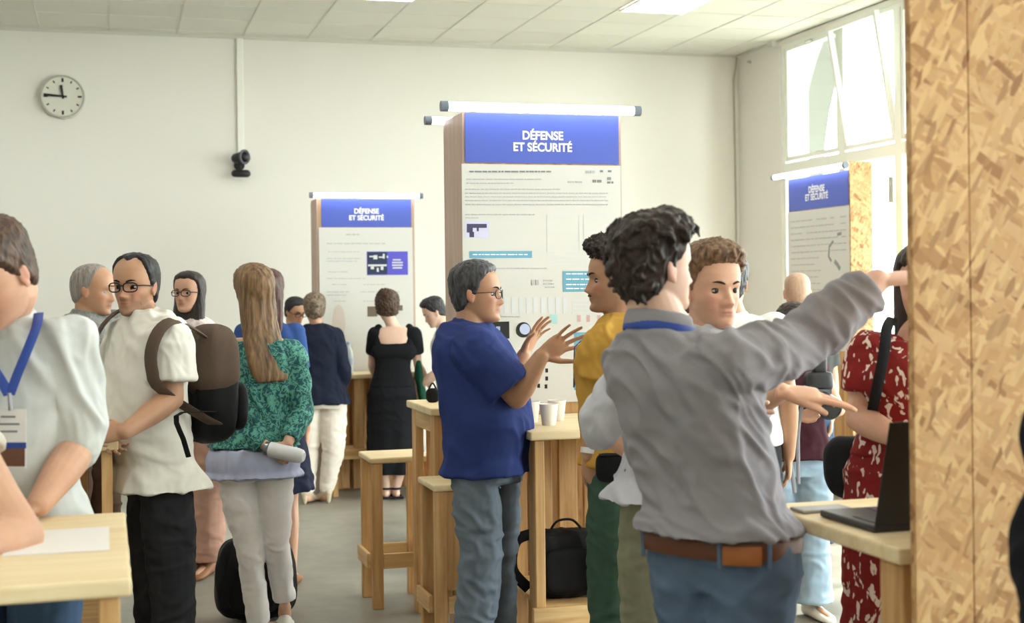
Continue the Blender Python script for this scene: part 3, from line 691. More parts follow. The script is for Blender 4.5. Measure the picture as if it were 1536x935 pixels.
for o in [q for q in bpy.data.objects if q.name.startswith('ceiling_light')]:
    lx, ly = round(o.location.x - .3, 2), round(o.location.y + .3, 2)
    if ly == 11.27 and lx == 1.86: o['label'] = 'square bright light panel in the ceiling above and left of the main blue header'
    if ly == 11.27 and lx == -.54: o['label'] = 'light panel cut by the top edge, left of the white conduit'

# ------------------------------------------------------------------ windows along the right wall
M_glass = glass_mat('window_glass', (.93, .95, .93), .06)
ZB, ZT = 2.80, 3.92; XW = WALLX + .06
def frame_ring(mb, y0, y1, z0, z1, w, x0, x1):
    mb.box((x0, y0, z0), (x1, y0 + w, z1)); mb.box((x0, y1 - w, z0), (x1, y1, z1)); mb.box((x0, y0 + w, z0), (x1, y1 - w, z0 + w)); mb.box((x0, y0 + w, z1 - w), (x1, y1 - w, z1))
# fixed frame posts and rails: one frame per bay
for i, (a, b) in enumerate(WIN):
    wn = 'window_%d' % (i + 1)
    fr = MB(); frame_ring(fr, a - .05, b + .05, ZB - .07, ZT + .02, .05, XW - .05, XW + .05)
    t = struct(wn, fr, M_frame); base = ROOTLOC[t.name]
    sa = MB(); frame_ring(sa, a + .005, b - .005, ZB + .0, ZT - .02, .04, -.022, .022)
    gl = MB().box((-.004, a + .04, ZB + .035), (.004, b - .04, ZT - .055))
    tilt = math.radians(9.5 if i == 1 else 0)
    for mb_ in (sa, gl):
        v = np.array(mb_.v); zz = v[:, 2] - ZB; xx = v[:, 0]
        v2 = v.copy(); v2[:, 0] = XW - .02 + xx * math.cos(tilt) - zz * math.sin(tilt); v2[:, 2] = ZB + zz * math.cos(tilt) + xx * math.sin(tilt); mb_.v = [tuple(q) for q in v2]
    s1 = obj('window_frame', sa, M_frame, t, smooth=False); obj('pane', gl, M_glass, t, smooth=False)
    hd_ = MB().box((XW - .075, (a + b) / 2 - .05, ZT - .05), (XW - .045, (a + b) / 2 + .05, ZT - .03), bev=.004)
    if i != 1: obj('handle', hd_, mat('latch_grey', 'b9bbb6', .4), t, smooth=False)
    # tall glazed door bay underneath
    lo = MB(); frame_ring(lo, a - .05, b + .05, .12, ZB - .07, .055, XW - .05, XW + .05); lo.box((XW - .04, a, 1.05), (XW + .04, b, 1.11))
    t2 = struct('window_%d' % (i + 31), lo, M_frame); obj('pane', MB().box((XW - .004, a, .17), (XW + .004, b, ZB - .12)), M_glass, t2, smooth=False)
    if i in (1, 2): obj('handle', MB().box((XW - .09, a + .02, 2.28), (XW - .05, a + .045, 2.50), bev=.005), mat('latch_dark', '9b9d99', .4), t2, smooth=False)
# actuator boxes and rail above the clerestory
for (px, py, lb) in ((1160, 66, 'small white sensor box where window wall meets ceiling, nearest the corner'), (1237, 24, 'white window opener fitting on the top rail over the closed pane'), (1275, 9, 'white window opener fitting on the top rail over the tilted sash')):
    q = onX(px, py, WALLX - .03); o = obj('sensor_box', MB().box(q - np.array([.04, .05, .03]), q + np.array([.035, .05, .04]), bev=.01), mat('box_white', 'd6d8d2', .5), smooth=False); tag(o, lb, 'fitting')

# ------------------------------------------------------------------ outside: arcade of thick arches, ground, greenery
M_stone = mat('arcade_stone', '585a53', .9, .1, bump=.2, bscale=12)
def arch_wall():
    mb = MB(); X0, X1 = 7.75, 8.08; r = 2.28; zs = 2.75; top = 5.6
    cs = [12.42 - 5.36 * i for i in range(4)]
    ys = [18.5] + [v for c in cs for v in (c + r, c - r)] + [-7.0]
    for i in range(0, len(ys), 2): mb.box((X0, ys[i + 1], 0), (X1, ys[i], top))
    for c in cs:
        n = 24; pts = [(c + r * math.cos(math.pi * k / n), zs + r * math.sin(math.pi * k / n)) for k in range(n + 1)]
        for (ya, za), (yb, zb) in zip(pts[:-1], pts[1:]):
            vs = [(X0, ya, za), (X0, yb, zb), (X0, yb, top), (X0, ya, top), (X1, ya, za), (X1, yb, zb), (X1, yb, top), (X1, ya, top)]
            mb.add(vs, [(0, 1, 2, 3), (7, 6, 5, 4), (0, 4, 5, 1), (3, 2, 6, 7)])
    return mb
struct('wall_outer', arch_wall(), M_stone)
struct('added_shade_roof', MB().box((WALLX + .3, -7, 5.3), (8.3, 18.5, 5.45)), M_white)  # unseen slab added over the arcade to cut the light on the arch stone
struct('wall_outer_end', MB().box((WALLX + .3, 18.4, 0), (7.8, 18.6, 5.3)), M_stone)
struct('ground', MB().box((WALLX + .3, -20, -.12), (60, 40, -.02)), mat('pale_paving', '98968d', .9))
rnd = random.Random(4); M_leaf = mat('foliage', '7fa05c', .8, mottle=.4, mscale=3)
for i, (tx, ty, tz, r) in enumerate(((15.5, 20.5, 4.2, 1.9), (14.5, 15.5, 3.6, 1.6), (17, 12.5, 4.4, 1.9))):
    t = thing('tree', ['round leafy green tree outside the windows, furthest off', 'green tree outside the open sash of the clerestory', 'green tree outside the window beside the near board post'][i], 'tree', (tx, ty, 0), 'trees outside')
    tr = MB(); tr.tube([(tx, ty, 0), (tx + .05, ty, tz * .4), (tx, ty + .1, tz)], [.16, .12, .05], 12); obj('trunk', tr, mat('bark', '6a5a48', .9), t)
    cr0 = MB(); 
    for k in range(60):
        v = nrm([rnd.gauss(0, 1) for _ in range(3)]) * r * rnd.uniform(.35, 1); cr0.ball((tx + v[0], ty + v[1], tz + v[2] * .8), rnd.uniform(.25, .5) * r * .5, 6)
    me = remesh(cr0, .12, 0, (tx, ty, 0)); co = get_co(me); no = get_no(me); set_co(me, co + no * (.14 * noise(co * 4))[:, None]); o = link('foliage', me, M_leaf, t, angle=0); ROOTLOC[o.name] = np.array((tx, ty, 0))
    ROOTLOC[o.name] = np.array((tx, ty, 0))

# ------------------------------------------------------------------ fittings on the back wall
q0 = onY(359, 60, WALLY); q1 = onY(358, 234, WALLY)
o = obj('cable_conduit', MB().box((q0[0] - .03, WALLY - .025, q1[2]), (q0[0] + .03, WALLY, CEIL - .01), bev=.004), mat('conduit_white', 'eeeee8', .5), smooth=False); tag(o, 'white vertical cable conduit running from ceiling down to the black camera', 'conduit')
cb = MB(); cc = onY(360, 247, WALLY - .1); t = thing('security_camera', 'small black swivel camera on the wall at the foot of the conduit', 'camera', (cc[0], WALLY, cc[2]))
M_blk = mat('camera_black', '17161c', .35, .5)
obj('wall_plate', MB().cyl((cc[0], WALLY - .03, cc[2] + .0), (cc[0], WALLY, cc[2] + .0), .05), M_blk, t)
obj('bracket', MB().tube([(cc[0], WALLY - .02, cc[2]), (cc[0], WALLY - .1, cc[2] - .05), (cc[0], WALLY - .12, cc[2] - .08)], .018), M_blk, t)
obj('camera_head', MB().capsule((cc[0] - .035, WALLY - .12, cc[2] + .055), (cc[0] + .03, WALLY - .16, cc[2] + .06), [.048, .062]), M_blk, t)
obj('lens_ring', MB().tube([(cc[0] + .03 + .055 * math.cos(a) * .8, WALLY - .225 + .03 * math.cos(a), cc[2] + .06 + .06 * math.sin(a)) for a in np.linspace(0, 2 * math.pi, 22)], .012, 8), mat('lens_grey', '4a4956', .3), t)
obj('swivel_base', MB().capsule((cc[0] - .05, WALLY - .12, cc[2] - .085), (cc[0] + .06, WALLY - .12, cc[2] - .085), [.034, .036]), M_blk, t)
# clock
kc = onY(94, 144.5, WALLY - .06); RC = .195; t = thing('wall_clock', 'round white wall clock with black hands on the left of the wall', 'clock', (kc[0], WALLY, kc[2]))
M_rim = mat('clock_rim', 'b9b8ae', .4, .4); M_face = mat('clock_face', 'd9d8cd', .6); M_ink = mat('clock_ink', '25241f', .5)
rg = MB(); rings = []
for (rr, yy) in ((RC, 0), (RC, -.05), (RC * .985, -.062), (RC * .93, -.064), (RC * .90, -.050), (RC * .9, -.02)): rings.append([(kc[0] + rr * math.cos(a), WALLY + yy, kc[2] + rr * math.sin(a)) for a in np.linspace(0, 2 * math.pi, 48, endpoint=False)])
rg.loft(rings); obj('rim', rg, M_rim, t)
obj('dial', MB().cyl((kc[0], WALLY - .05, kc[2]), (kc[0], WALLY - .02, kc[2]), RC * .91, 48), M_face, t, smooth=False)
tk = MB()
for i in range(12):
    a = math.radians(30 * i); r1, r0_, wd = (RC * .84, RC * .66, .009) if i % 3 == 0 else (RC * .82, RC * .70, .006)
    u = np.array([math.sin(a), 0, math.cos(a)]); v = np.array([math.cos(a), 0, -math.sin(a)]); c = np.array([kc[0], WALLY - .053, kc[2]])
    tk = MB(); tk.add([c + u * r0_ - v * wd, c + u * r0_ + v * wd, c + u * r1 + v * wd, c + u * r1 - v * wd], [(0, 1, 2, 3)])
    obj('hour_mark', tk, M_ink, t, smooth=False)
def chand(nm, ang, ln, wd, yy):
    a = math.radians(ang); u = np.array([math.sin(a), 0, math.cos(a)]); v = np.array([math.cos(a), 0, -math.sin(a)]); c = np.array([kc[0], WALLY - yy, kc[2]]); mb = MB()
    P_ = [c - u * ln * .22 - v * wd * .7, c - u * ln * .22 + v * wd * .7, c + u * ln + v * wd * 1.1, c + u * ln - v * wd * 1.1]; mb.add(P_ + [p - np.array([0, .004, 0]) for p in P_], [(0, 1, 2, 3), (7, 6, 5, 4), (0, 4, 5, 1), (1, 5, 6, 2), (2, 6, 7, 3), (3, 7, 4, 0)]); obj(nm, mb, M_ink, t, smooth=False)
chand('hour_hand', 352, RC * .52, .012, .058); chand('minute_hand', -86, RC * .84, .011, .064)
# cable in the corner
ca = [onY(1165, 80, WALLY - .03) * np.array([0, 0, 1]) + np.array([WALLX - .02, 12.7, 0])] + [onY(a, b, WALLY - .015) for a, b in ((1112, 84), (1104, 98), (1100.5, 120), (1102, 200), (1104, 330), (1105, 470))]
ca[0][2] = ca[1][2] + .02
for q_ in ca: q_[0] = min(q_[0], WALLX - .02)
o = obj('cable', MB().tube(ca, .009, 8), mat('cable_grey', 'aeada2', .6)); tag(o, 'thin grey cable running down the wall in the far right corner', 'cable')
o = obj('hook', MB().capsule(onX(1126, 93, WALLX) - np.array([.03, 0, 0]), onX(1126, 93, WALLX), [.012, .016]), M_rim); tag(o, 'tiny hook on the white pier beside the corner cable', 'hook')

# ------------------------------------------------------------------ furniture
PINE = [wood('pine_x', 'ddbd8a', 'be915a', 0), wood('pine_y', 'ddbd8a', 'be915a', 1), wood('pine_z_shaded', 'd3ac78', 'ad7f4c', 2)]  # upright boards get a darker pine: shade on the legs put into the colour
PTOP = wood('pine_top', 'ecdab4', 'dcc191', 0, knots=False)
def board(name, a, b, parent, mt=None, bev=.004):
    a, b = np.array(a, float), np.array(b, float); d = np.abs(b - a); ax = int(np.argmax(d))
    return obj(name, MB().box(a, b, bev=bev), mt or PINE[ax], parent, smooth=False)
def high_table(label, x0, x1, y0, y1, h=1.05, group='high pine tables', shelf=True, back=True, lw=.09, slats=None, apron=True, far_left=True):
    t = thing('high_table', label, 'table', ((x0 + x1) / 2, (y0 + y1) / 2, 0), group)
    board('tabletop', (x0, y0, h - .035), (x1, y1, h), t, PTOP, .006)
    i = .022
    for (xa, sx) in ((x0 + i, 1), (x1 - i, -1)):
        board('leg', (xa, y0 + i, 0), (xa + sx * .04, y0 + i + lw, h - .036), t); (board('leg', (xa, y1 - i - lw, 0), (xa + sx * .04, y1 - i, h - .036), t) if far_left or sx < 0 else None)
        if apron: board('apron', (xa, y0 + i + lw + .001, h - .12), (xa + sx * .03, y1 - i - lw - .001, h - .037), t)
    for xx in (slats or []): board('upright', (xx, y0 + i + .001, .37), (xx + .08, y0 + i + .03, h - .037), t)
    if back:
        n = 4; 
        for j in range(n):
            xa = x0 + .09 + (x1 - x0 - .18) * j / n; board('back_board', (xa, y1 - .06, .02), (xa + (x1 - x0 - .18) / n - .03, y1 - .035, h - .037), t)
    board('stretcher', (x0 + i - .02, y0 + i - .026, .29), (x1 - i + .02, y0 + i - .001, .37), t); board('stretcher', (x0 + i, y1 - i + .001, .29), (x1 - i, y1 - i + .02, .37), t)
    if shelf: board('shelf', (x0 + .065, y0 + .03, .345), (x1 - .065, y1 - .065, .365), t, PINE[0])
    return t
TBL_main = high_table('high pine table in front of the large board, cups on top', 1.56, 2.20, 5.14, 5.84, slats=[1.83])
TBL_back = high_table('high pine table just behind the large board, left of it in view', 1.44, 2.10, 6.34, 6.88, slats=[1.56], shelf=False)
TBL_left = high_table('high pine table in the left foreground with a paper on it', -.45, .042, 2.80, 3.66, shelf=False, back=False, lw=.075, apron=False)
TBL_white = high_table('high pine table half hidden behind the man in the pale shirt', -.66, .04, 5.42, 6.1, slats=[-.2])
TBL_lap = high_table('high pine table carrying the open laptop at the right', 1.575, 2.26, 2.57, 3.21, shelf=False, back=False, apron=False, far_left=False)
TBL_far = high_table('far high pine table below the small board, bottle on top', 1.66, 2.40, 10.80, 11.18, h=.95, slats=[1.85, 2.0])
TBL_right = high_table('high pine table near the windows behind the woman with the camera', 4.45, 5.1, 9.6, 10.6, slats=[4.6, 4.85], shelf=False)
def stool(label, x0, x1, y0, y1, h=.76, slab=False):
    t = thing('bar_stool', label, 'stool', ((x0 + x1) / 2, (y0 + y1) / 2, 0), 'tall pine stools')
    board('seat', (x0, y0, h - .028), (x1, y1, h), t, PTOP, .008)
    lw, ld = .055, .06; i = .008
    for xa, sx in ((x0 + i, 1), (x1 - i, -1)):
        for ya, sy in ((y0 + i, 1), (y1 - i, -1)): board('leg', (xa, ya, 0), (xa + sx * lw, ya + sy * ld * .7, h - .029), t)
    f0, f1 = .20, .275
    board('stretcher', (x0 - .012, y0 + i + .05, f0), (x0 + i - .001, y1 - i, f1), t); board('stretcher', (x1 - i + .001, y0 + i + .05, f0), (x1 + .012, y1 - i, f1), t)
    board('stretcher', (x0 + i + lw + .001, y0 + i + .005, f0), (x1 - i - lw - .001, y0 + i + .03, f1), t); board('stretcher', (x0 + i + lw + .001, y1 - i - .03, f0), (x1 - i - lw - .001, y1 - i - .005, f1), t)
    if slab: board('front_panel', (x0 + .06, y0 + .012, .3), (x1 - .06, y0 + .03, h - .03), t)
    return t
stool('tall square pine stool standing alone in the middle of the floor', 1.262, 1.575, 6.92, 7.27)
stool('tall pine stool partly hidden behind the man in the blue shirt', 1.34, 1.555, 5.86, 6.18, slab=True)

# ------------------------------------------------------------------ display boards
M_blue = mat('header_blue', '5062bc', .45, .3, mottle=.03, mscale=1.5); M_paper = mat('poster_paper', 'd6d5d1', .6, .2); M_txt = mat('print_grey', 'b7b8ba', .6); M_txt2 = mat('print_dark', '85878c', .6)
M_cyan = mat('print_cyan', '6fa9c4', .6); M_tube = mat('tube_glow', 'fbfbff', .4, emit=5.0); M_letters = mat('letters_white', 'f6f6fb', .5); M_pale = mat('print_pale', 'd5d8da', .6); M_violet = mat('print_violet', '5a56c4', .6); M_navy = mat('print_navy', '2b3450', .6); M_dk = mat('print_black', '23231f', .5)
OSB = osb('osb_board', 1.0); M_tan = mat('print_tan', 'cfc4ba', .6); M_cap = mat('tube_cap', '7d8796', .4)
class Plane:
    """the face of a poster: u along the face, v = world height, out = outward normal"""
    def __init__(s, axis, val, out): s.axis, s.val, s.out = axis, val, np.array(out, float)
    def px(s, x, y): return onY(x, y, s.val) if s.axis == 1 else onX(x, y, s.val)
    def rect(s, mb, xa, ya, xb, yb, lift=.002, mi=0):
        a = s.px(xa, ya); b = s.px(xb, yb); o_ = s.out * lift; i = 0 if s.axis == 1 else 1
        z0, z1 = min(a[2], b[2]), max(a[2], b[2]); p = [a.copy(), a.copy(), a.copy(), a.copy()]
        p[0][i], p[1][i], p[2][i], p[3][i] = a[i], b[i], b[i], a[i]; p[0][2] = p[1][2] = z0; p[2][2] = p[3][2] = z1
        q = [v + o_ for v in p]; mb.add([*q, *[v - s.out * .001 for v in p]], [(0, 1, 2, 3), (0, 4, 5, 1), (1, 5, 6, 2), (2, 6, 7, 3), (3, 7, 4, 0)], mi)
def words_line(pl, mb, x0, x1, y, h, rnd, lift=.0025):
    x = x0
    while x < x1 - 2:
        w_ = rnd.uniform(2.5, 11); pl.rect(mb, x, y - h / 2, min(x + w_, x1), y + h / 2, lift); x += w_ + rnd.uniform(1.0, 2.0)
def lettering(parent, text, pl, cx, cy, wpx, bold=.012):
    for ln, (line, yy) in enumerate(zip(text, cy)):
        cu = bpy.data.curves.new('lettering', 'FONT'); cu.body = line; cu.align_x = 'CENTER'; cu.align_y = 'CENTER'; cu.size = 1; cu.offset = bold; cu.extrude = 0; cu.space_character = 1.0
        o = bpy.data.objects.new('tmp', cu); COL.objects.link(o); dg = bpy.context.evaluated_depsgraph_get(); dg.update(); me = bpy.data.meshes.new_from_object(o.evaluated_get(dg)); bpy.data.objects.remove(o)
        co = get_co(me); w_ = co[:, 0].max() - co[:, 0].min(); a = pl.px(cx - wpx[ln] / 2, yy); b = pl.px(cx + wpx[ln] / 2, yy); i = 0 if pl.axis == 1 else 1; sc = abs(b[i] - a[i]) / w_; sgn = np.sign(b[i] - a[i])
        c = pl.px(cx, yy); out = np.zeros_like(co); out[:, i] = c[i] + sgn * co[:, 0] * sc; out[:, 1 - i] = c[1 - i] + pl.out[1 - i] * .006; z = co[:, 1] - (co[:, 1].max() + co[:, 1].min()) / 2; out[:, 2] = c[2] + (z) * sc * 1.08
        set_co(me, out - ROOTLOC[parent.name]); l = link('lettering', me, M_letters, parent, smooth=False); ROOTLOC[l.name] = ROOTLOC[parent.name]
def tube_light(label, a, b, r=.018, col=None, group='tube lights over the boards'):
    a, b = np.array(a), np.array(b); t = thing('tube_light', label, 'light', (a + b) / 2, group)
    d = nrm(b - a); obj('tube', MB().cyl(a + d * .03, b - d * .03, r, 20), M_tube, t)
    for e, s in ((a, 1), (b, -1)): obj('end_cap', MB().cyl(e, e + d * s * .032, r * 1.15, 16), M_cap, t)
    return t
rp = random.Random(11)
# -- main board, front face at y = 5.9
YF = 5.93; a = onY(695, 168, YF); b = onY(930, 172, YF); TOPZ = 2.375
bl = thing('display_board', 'large wood-sided display board with blue header in the middle of the room', 'display board', ((a[0] + b[0]) / 2, YF + .17, 0), 'display boards with blue headers')
XA, XB = a[0] - .004, b[0] + .004
def osb_side(x, y0, y1, ztop, rad=.05):
    mb = MB(); n = 8; pts = [(y0, .0), (y0, ztop)] + [(y1 - rad + rad * math.sin(t), ztop - rad + rad * math.cos(t)) for t in np.linspace(0, math.pi / 2, n)] + [(y1, 0)]
    mb.add([(x[0], p, z) for p, z in pts] + [(x[1], p, z) for p, z in pts], [tuple(range(len(pts))), tuple(range(2 * len(pts) - 1, len(pts) - 1, -1))] + [(i, (i + 1) % len(pts), (i + 1) % len(pts) + len(pts), i + len(pts)) for i in range(len(pts))]); return mb
M_side = wood('ply_purple_lit', 'c4ab9c', 'ab9082', 2, .7, knots=False)  # pinkish tone holds the purple light falling on the board sides
obj('side_panel', osb_side((XA, XA + .018), YF + .004, YF + .36, TOPZ), M_side, bl, smooth=False)
obj('side_panel', osb_side((XB - .018, XB), YF + .004, YF + .36, TOPZ), M_side, bl, smooth=False)
obj('front_panel', MB().box((XA + .018, YF + .002, .0), (XB - .018, YF + .02, TOPZ - .005)), PINE[2], bl, smooth=False)
obj('rear_panel', MB().box((XA + .018, YF + .33, .0), (XB - .018, YF + .35, TOPZ - .06)), PINE[2], bl, smooth=False)
pl = Plane(1, YF, (0, -1, 0))
mb = MB(); pl.rect(mb, 697, 169, 928, 247, .004); obj('header', mb, M_blue, bl, smooth=False)
lettering(bl, ['DÉFENSE', 'ET SÉCURITÉ'], pl, 813.5, (202, 219.5), (61, 88), .032)
mb = MB(); pl.rect(mb, 692, 246, 934, 600, .007); pp = obj('poster', mb, M_paper, bl, smooth=False)
pl7 = Plane(1, YF - .0075, (0, -1, 0))
tx = MB(); td = MB(); words_line(pl7, td, 704, 829, 257.5, 2.2, rp)
for yy, x1 in ((269, 812), (275, 770)): words_line(pl7, tx, 700, x1, yy, 1.5, rp)
for yy, x1 in ((284, 840), (290, 912), (295.5, 912), (301, 912), (307, 912)): words_line(pl7, tx, 698, x1, yy, 1.4, rp)
words_line(pl7, tx, 698, 802, 322, 1.6, rp); words_line(pl7, tx, 698, 718, 327, 1.2, rp); words_line(pl7, tx, 700, 820, 402.5, 1.0, rp); words_line(pl7, tx, 745, 780, 475, 1.0, rp)
for (xx, yy, w_, h_) in ((878, 258, 14, 4), (900, 257, 6, 3), (912, 257, 5, 3), (852, 273, 24, 2.5), (889, 272, 5, 4), (896, 272, 6, 4), (911, 268, 6, 4), (911, 274, 9, 3), (797, 424, 12, 8), (815, 421, 14, 2), (815, 426, 16, 2), (818, 431, 14, 2)): words_line(pl7, td if w_ < 10 else tx, xx, xx + w_, yy, h_, rp)
pale = MB()
for (x0, y0, x1, y1) in ((820, 322, 868, 376), (875, 322, 925, 376)):
    for xx in (x0, x1): pl7.rect(pale, xx, y0, xx + 1, y1, .001)
    for yy in (y0, (y0 + y1) / 2, y1): pl7.rect(pale, x0, yy, x1, yy + 1, .001)
for yy in (384, 396): pl7.rect(pale, 822, yy, 880, yy + 1, .001)
for k in range(9): pl7.rect(pale, 756 + k * 11, 446, 763 + k * 11, 470, .001)
for k in range(4): pl7.rect(pale, 858, 450 + 6 * k, 920, 451.5 + 6 * k, .001)
for r_, ys_ in (((704, 377, 798, 387), (382,)), ((844, 407, 935, 437), (411, 419, 427, 433)), ((861, 499, 930, 537), (505, 516, 520)), ((861, 544, 930, 583), (552, 564, 570))):
    cy_ = MB(); pl7.rect(cy_, *r_, .0015); obj('text_box', cy_, M_cyan, pp, smooth=False); wt = MB()
    for yy in ys_: words_line(pl7, wt, r_[0] + 5, r_[2] - 5, yy, 1.6, rp, .003)
    obj('box_text', wt, M_letters, pp, smooth=False)
lav = MB(); pl7.rect(lav, 697, 332, 734, 357, .001)
pv_ = MB(); pl7.rect(pv_, 700, 336, 730, 342, .002); pl7.rect(pv_, 700, 342, 709, 349, .002); pl7.rect(pv_, 704, 348, 711, 356, .002); pl7.rect(pv_, 715, 342, 718, 347, .002)
dkm = MB(); pl7.rect(dkm, 738, 483, 764, 508, .0015); obj('photo_print', dkm, M_dk, pp, smooth=False); dkm = MB(); c0_ = pl7.px(785, 495); R_ = .034; dkm.cyl(c0_ - np.array([0, .0015, 0]), c0_, R_, 28)
pb = MB(); c1_ = pl7.px(787, 494); pb.cyl(c1_ - np.array([0, .003, 0]), c1_, .024, 24); pl7.rect(pb, 744, 490, 750, 496, .0025)
ic = MB(); pl7.rect(ic, 826, 472, 836, 486, .001); ic2 = MB()
for xx in (866, 880, 896): pl7.rect(ic2, xx, 473, xx + 5, 483, .001)
for (xx, yy) in ((818, 553), (818, 565), (817, 577), (806, 576)): pl7.rect(dkm, xx, yy, xx + 4, yy + 6, .001)
for nm, q, mt_ in (('printed_text', tx, M_txt), ('printed_title', td, M_txt2), ('printed_grid', pale, M_pale), ('picture', lav, mat('print_lavender', 'cfd0ea', .6)), ('picture_shape', pv_, mat('print_violet_grey', '4a4668', .6)), ('photo_print', dkm, M_dk), ('logo', pb, mat('logo_pale', 'b9c4e6', .6)), ('icon', ic, mat('icon_teal', 'a9d4d6', .6)), ('icon', ic2, mat('icon_rose', 'c9a9a9', .6))):
    obj(nm, q, mt_, pp, smooth=False)
zt = onY(810, 163, YF - .05)[2]
tube_light('glowing white tube light over the large blue header', (onY(661, 160, YF - .05)[0], YF - .05, zt), (onY(960, 165, YF - .05)[0], YF - .05, zt), .020)
zr = onY(650, 181, YF + .375)[2]; tube_light('grey-ended tube light poking out left from behind the large board', (onY(637, 181, YF + .375)[0], YF + .375, zr), (XB - .1, YF + .375, zr), .018)
# -- far board
YL = 11.2; a = onY(478, 298, YL); b = onY(618, 298, YL)
fb_ = thing('display_board', 'small far display board with blue header beside the back wall', 'display board', ((a[0] + b[0]) / 2, YL + .15, 0), 'display boards with blue headers')
obj('side_panel', osb_side((a[0] - .018, a[0]), YL + .004, YL + .33, a[2]), M_side, fb_, smooth=False); obj('side_panel', osb_side((b[0], b[0] + .018), YL + .004, YL + .33, a[2]), M_side, fb_, smooth=False)
obj('front_panel', MB().box((a[0], YL + .002, 0), (b[0], YL + .02, a[2] - .005)), PINE[2], fb_, smooth=False)
pl = Plane(1, YL, (0, -1, 0)); mb = MB(); pl.rect(mb, 481.5, 298.5, 617, 341, .004); obj('header', mb, M_blue, fb_, smooth=False); lettering(fb_, ['DÉFENSE', 'ET SÉCURITÉ'], pl, 549.5, (316, 326), (37, 52), .032)
mb = MB(); pl.rect(mb, 478, 341.5, 621, 560, .007); pp = obj('poster', mb, M_paper, fb_, smooth=False); pl7 = Plane(1, YL - .0075, (0, -1, 0))
tx = MB(); words_line(pl7, tx, 519, 540, 352, 2, rp); words_line(pl7, tx, 490, 580, 365.5, 1.6, rp)
for yy, x0, x1 in ((378, 492, 540), (388, 490, 540), (392, 490, 536), (408, 492, 522), (418, 490, 548), (427, 498, 522), (427, 545, 580), (438, 490, 524), (443, 490, 520), (438, 540, 600), (452, 500, 520), (452, 545, 580), (515, 490, 520), (523, 490, 516)): words_line(pl7, tx, x0, x1, yy, 1.1, rp)
vi = MB(); pl7.rect(vi, 550, 377.5, 612, 412.5, .0015); nv = MB(); pl7.rect(nv, 551, 378.5, 581, 411.5, .0025)
wh = MB()
for (x0, y0, x1, y1) in ((554, 384, 560, 386), (560, 383, 566, 389), (568, 385, 574, 387), (574, 381, 577, 388), (552, 397, 580, 399.5), (556, 400, 561, 404), (565, 402, 568, 408), (571, 400, 575, 405), (580, 384, 582, 387), (589, 389, 601, 391), (588, 393, 604, 395), (588, 397, 604, 399), (589, 401, 603, 403)): pl7.rect(wh, x0, y0, x1, y1, .0035)
tn = MB(); c0_ = pl7.px(508, 488); A_ = [(pl7.px(508 + 10 * math.cos(t), 488 + (31 if math.sin(t) < 0 else 18) * math.sin(t)) - np.array([0, .0015, 0])) for t in np.linspace(0, 2 * math.pi, 28, endpoint=False)]; tn.add(A_, [tuple(range(28))])
dk_ = MB(); pl7.rect(dk_, 551, 460, 566, 475, .0015); pl7.rect(dk_, 598, 458, 604, 466, .0015)
for nm, q, mt_ in (('printed_text', tx, M_txt), ('picture', vi, M_violet), ('picture_photo', nv, M_navy), ('picture_text', wh, M_pale), ('printed_shape', tn, M_tan), ('photo_print', dk_, mat('print_brown', '6f6257', .6))): obj(nm, q, mt_, pp, smooth=False)
zt = onY(548, 293.5, YL - .05)[2]; tube_light('glowing white tube light over the small far blue header', (onY(464, 293, YL - .05)[0], YL - .05, zt), (onY(634, 293, YL - .05)[0], YL - .05, zt), .020)
# -- right board by the windows (poster faces away from the windows)
XR = 5.35; a = onX(1275, 250, XR); b = onX(1182, 268, XR); ZR = 2.47
rb = thing('display_board', 'display board with chipboard side standing by the windows', 'display board', (XR + .08, (a[1] + b[1]) / 2, 0), 'display boards with blue headers')
obj('body', MB().box((XR + .002, a[1], 0), (XR + .13, b[1], ZR - .01)), PINE[2], rb, smooth=False)
q0 = onY(1275, 250, a[1] - .02); q1 = onY(1308, 250, a[1] - .02)
obj('side_panel', MB().box((q0[0], a[1] - .02, 0), (q1[0], a[1] - .001, 2.52)), OSB, rb, smooth=False)
pl = Plane(0, XR, (-1, 0, 0))
def rrect(mb, y0, y1, z0, z1, lift): mb.box((XR - lift, y0, z0), (XR, y1, z1))
y0_, y1_ = a[1] + .02, b[1] - .01
mb = MB(); rrect(mb, y0_, y1_, ZR - .27, ZR - .01, .004); obj('header', mb, M_blue, rb, smooth=False); lettering(rb, ['DÉFENSE', 'ET SÉCURITÉ'], pl, 1225.5, (282, 293.5), (24, 34), .032)
mb = MB(); rrect(mb, y0_ - .015, y1_ + .01, 1.1, ZR - .275, .007); pp = obj('poster', mb, M_paper, rb, smooth=False); tx = MB()
plx = Plane(0, XR - .0075, (-1, 0, 0))
for yy in range(18):
    z = ZR - .36 - yy * .05; y = y0_ + .04
    while y < y1_ - .05:
        w_ = rp.uniform(.03, .09)
        if not (5 < yy < 16 and y < y0_ + .42) and rp.random() < .93: tx.box((XR - .009, y, z), (XR - .0072, min(y + w_, y1_ - .04), z + .009))
        y += w_ + .014
obj('printed_text', tx, M_txt, pp, smooth=False)
sk = MB()
for pts in ([(1262, 350), (1256, 352)], [(1250, 362), (1244, 370), (1243, 385), (1247, 392)], [(1252, 392), (1256, 397), (1260, 404)]): sk.tube([plx.px(*p) for p in pts], [.012 + .006 * (len(pts) == 3)] * len(pts), 6, flat=.15, hint=(0, 1, 0))
obj('drawing', sk, mat('sketch_grey', '8f9191', .6), pp)
zt = ZR + .02; tube_light('glowing white tube light over the blue header near the windows', (XR - .06, a[1] - .05, zt), (XR - .06, b[1] + .15, zt), .020)
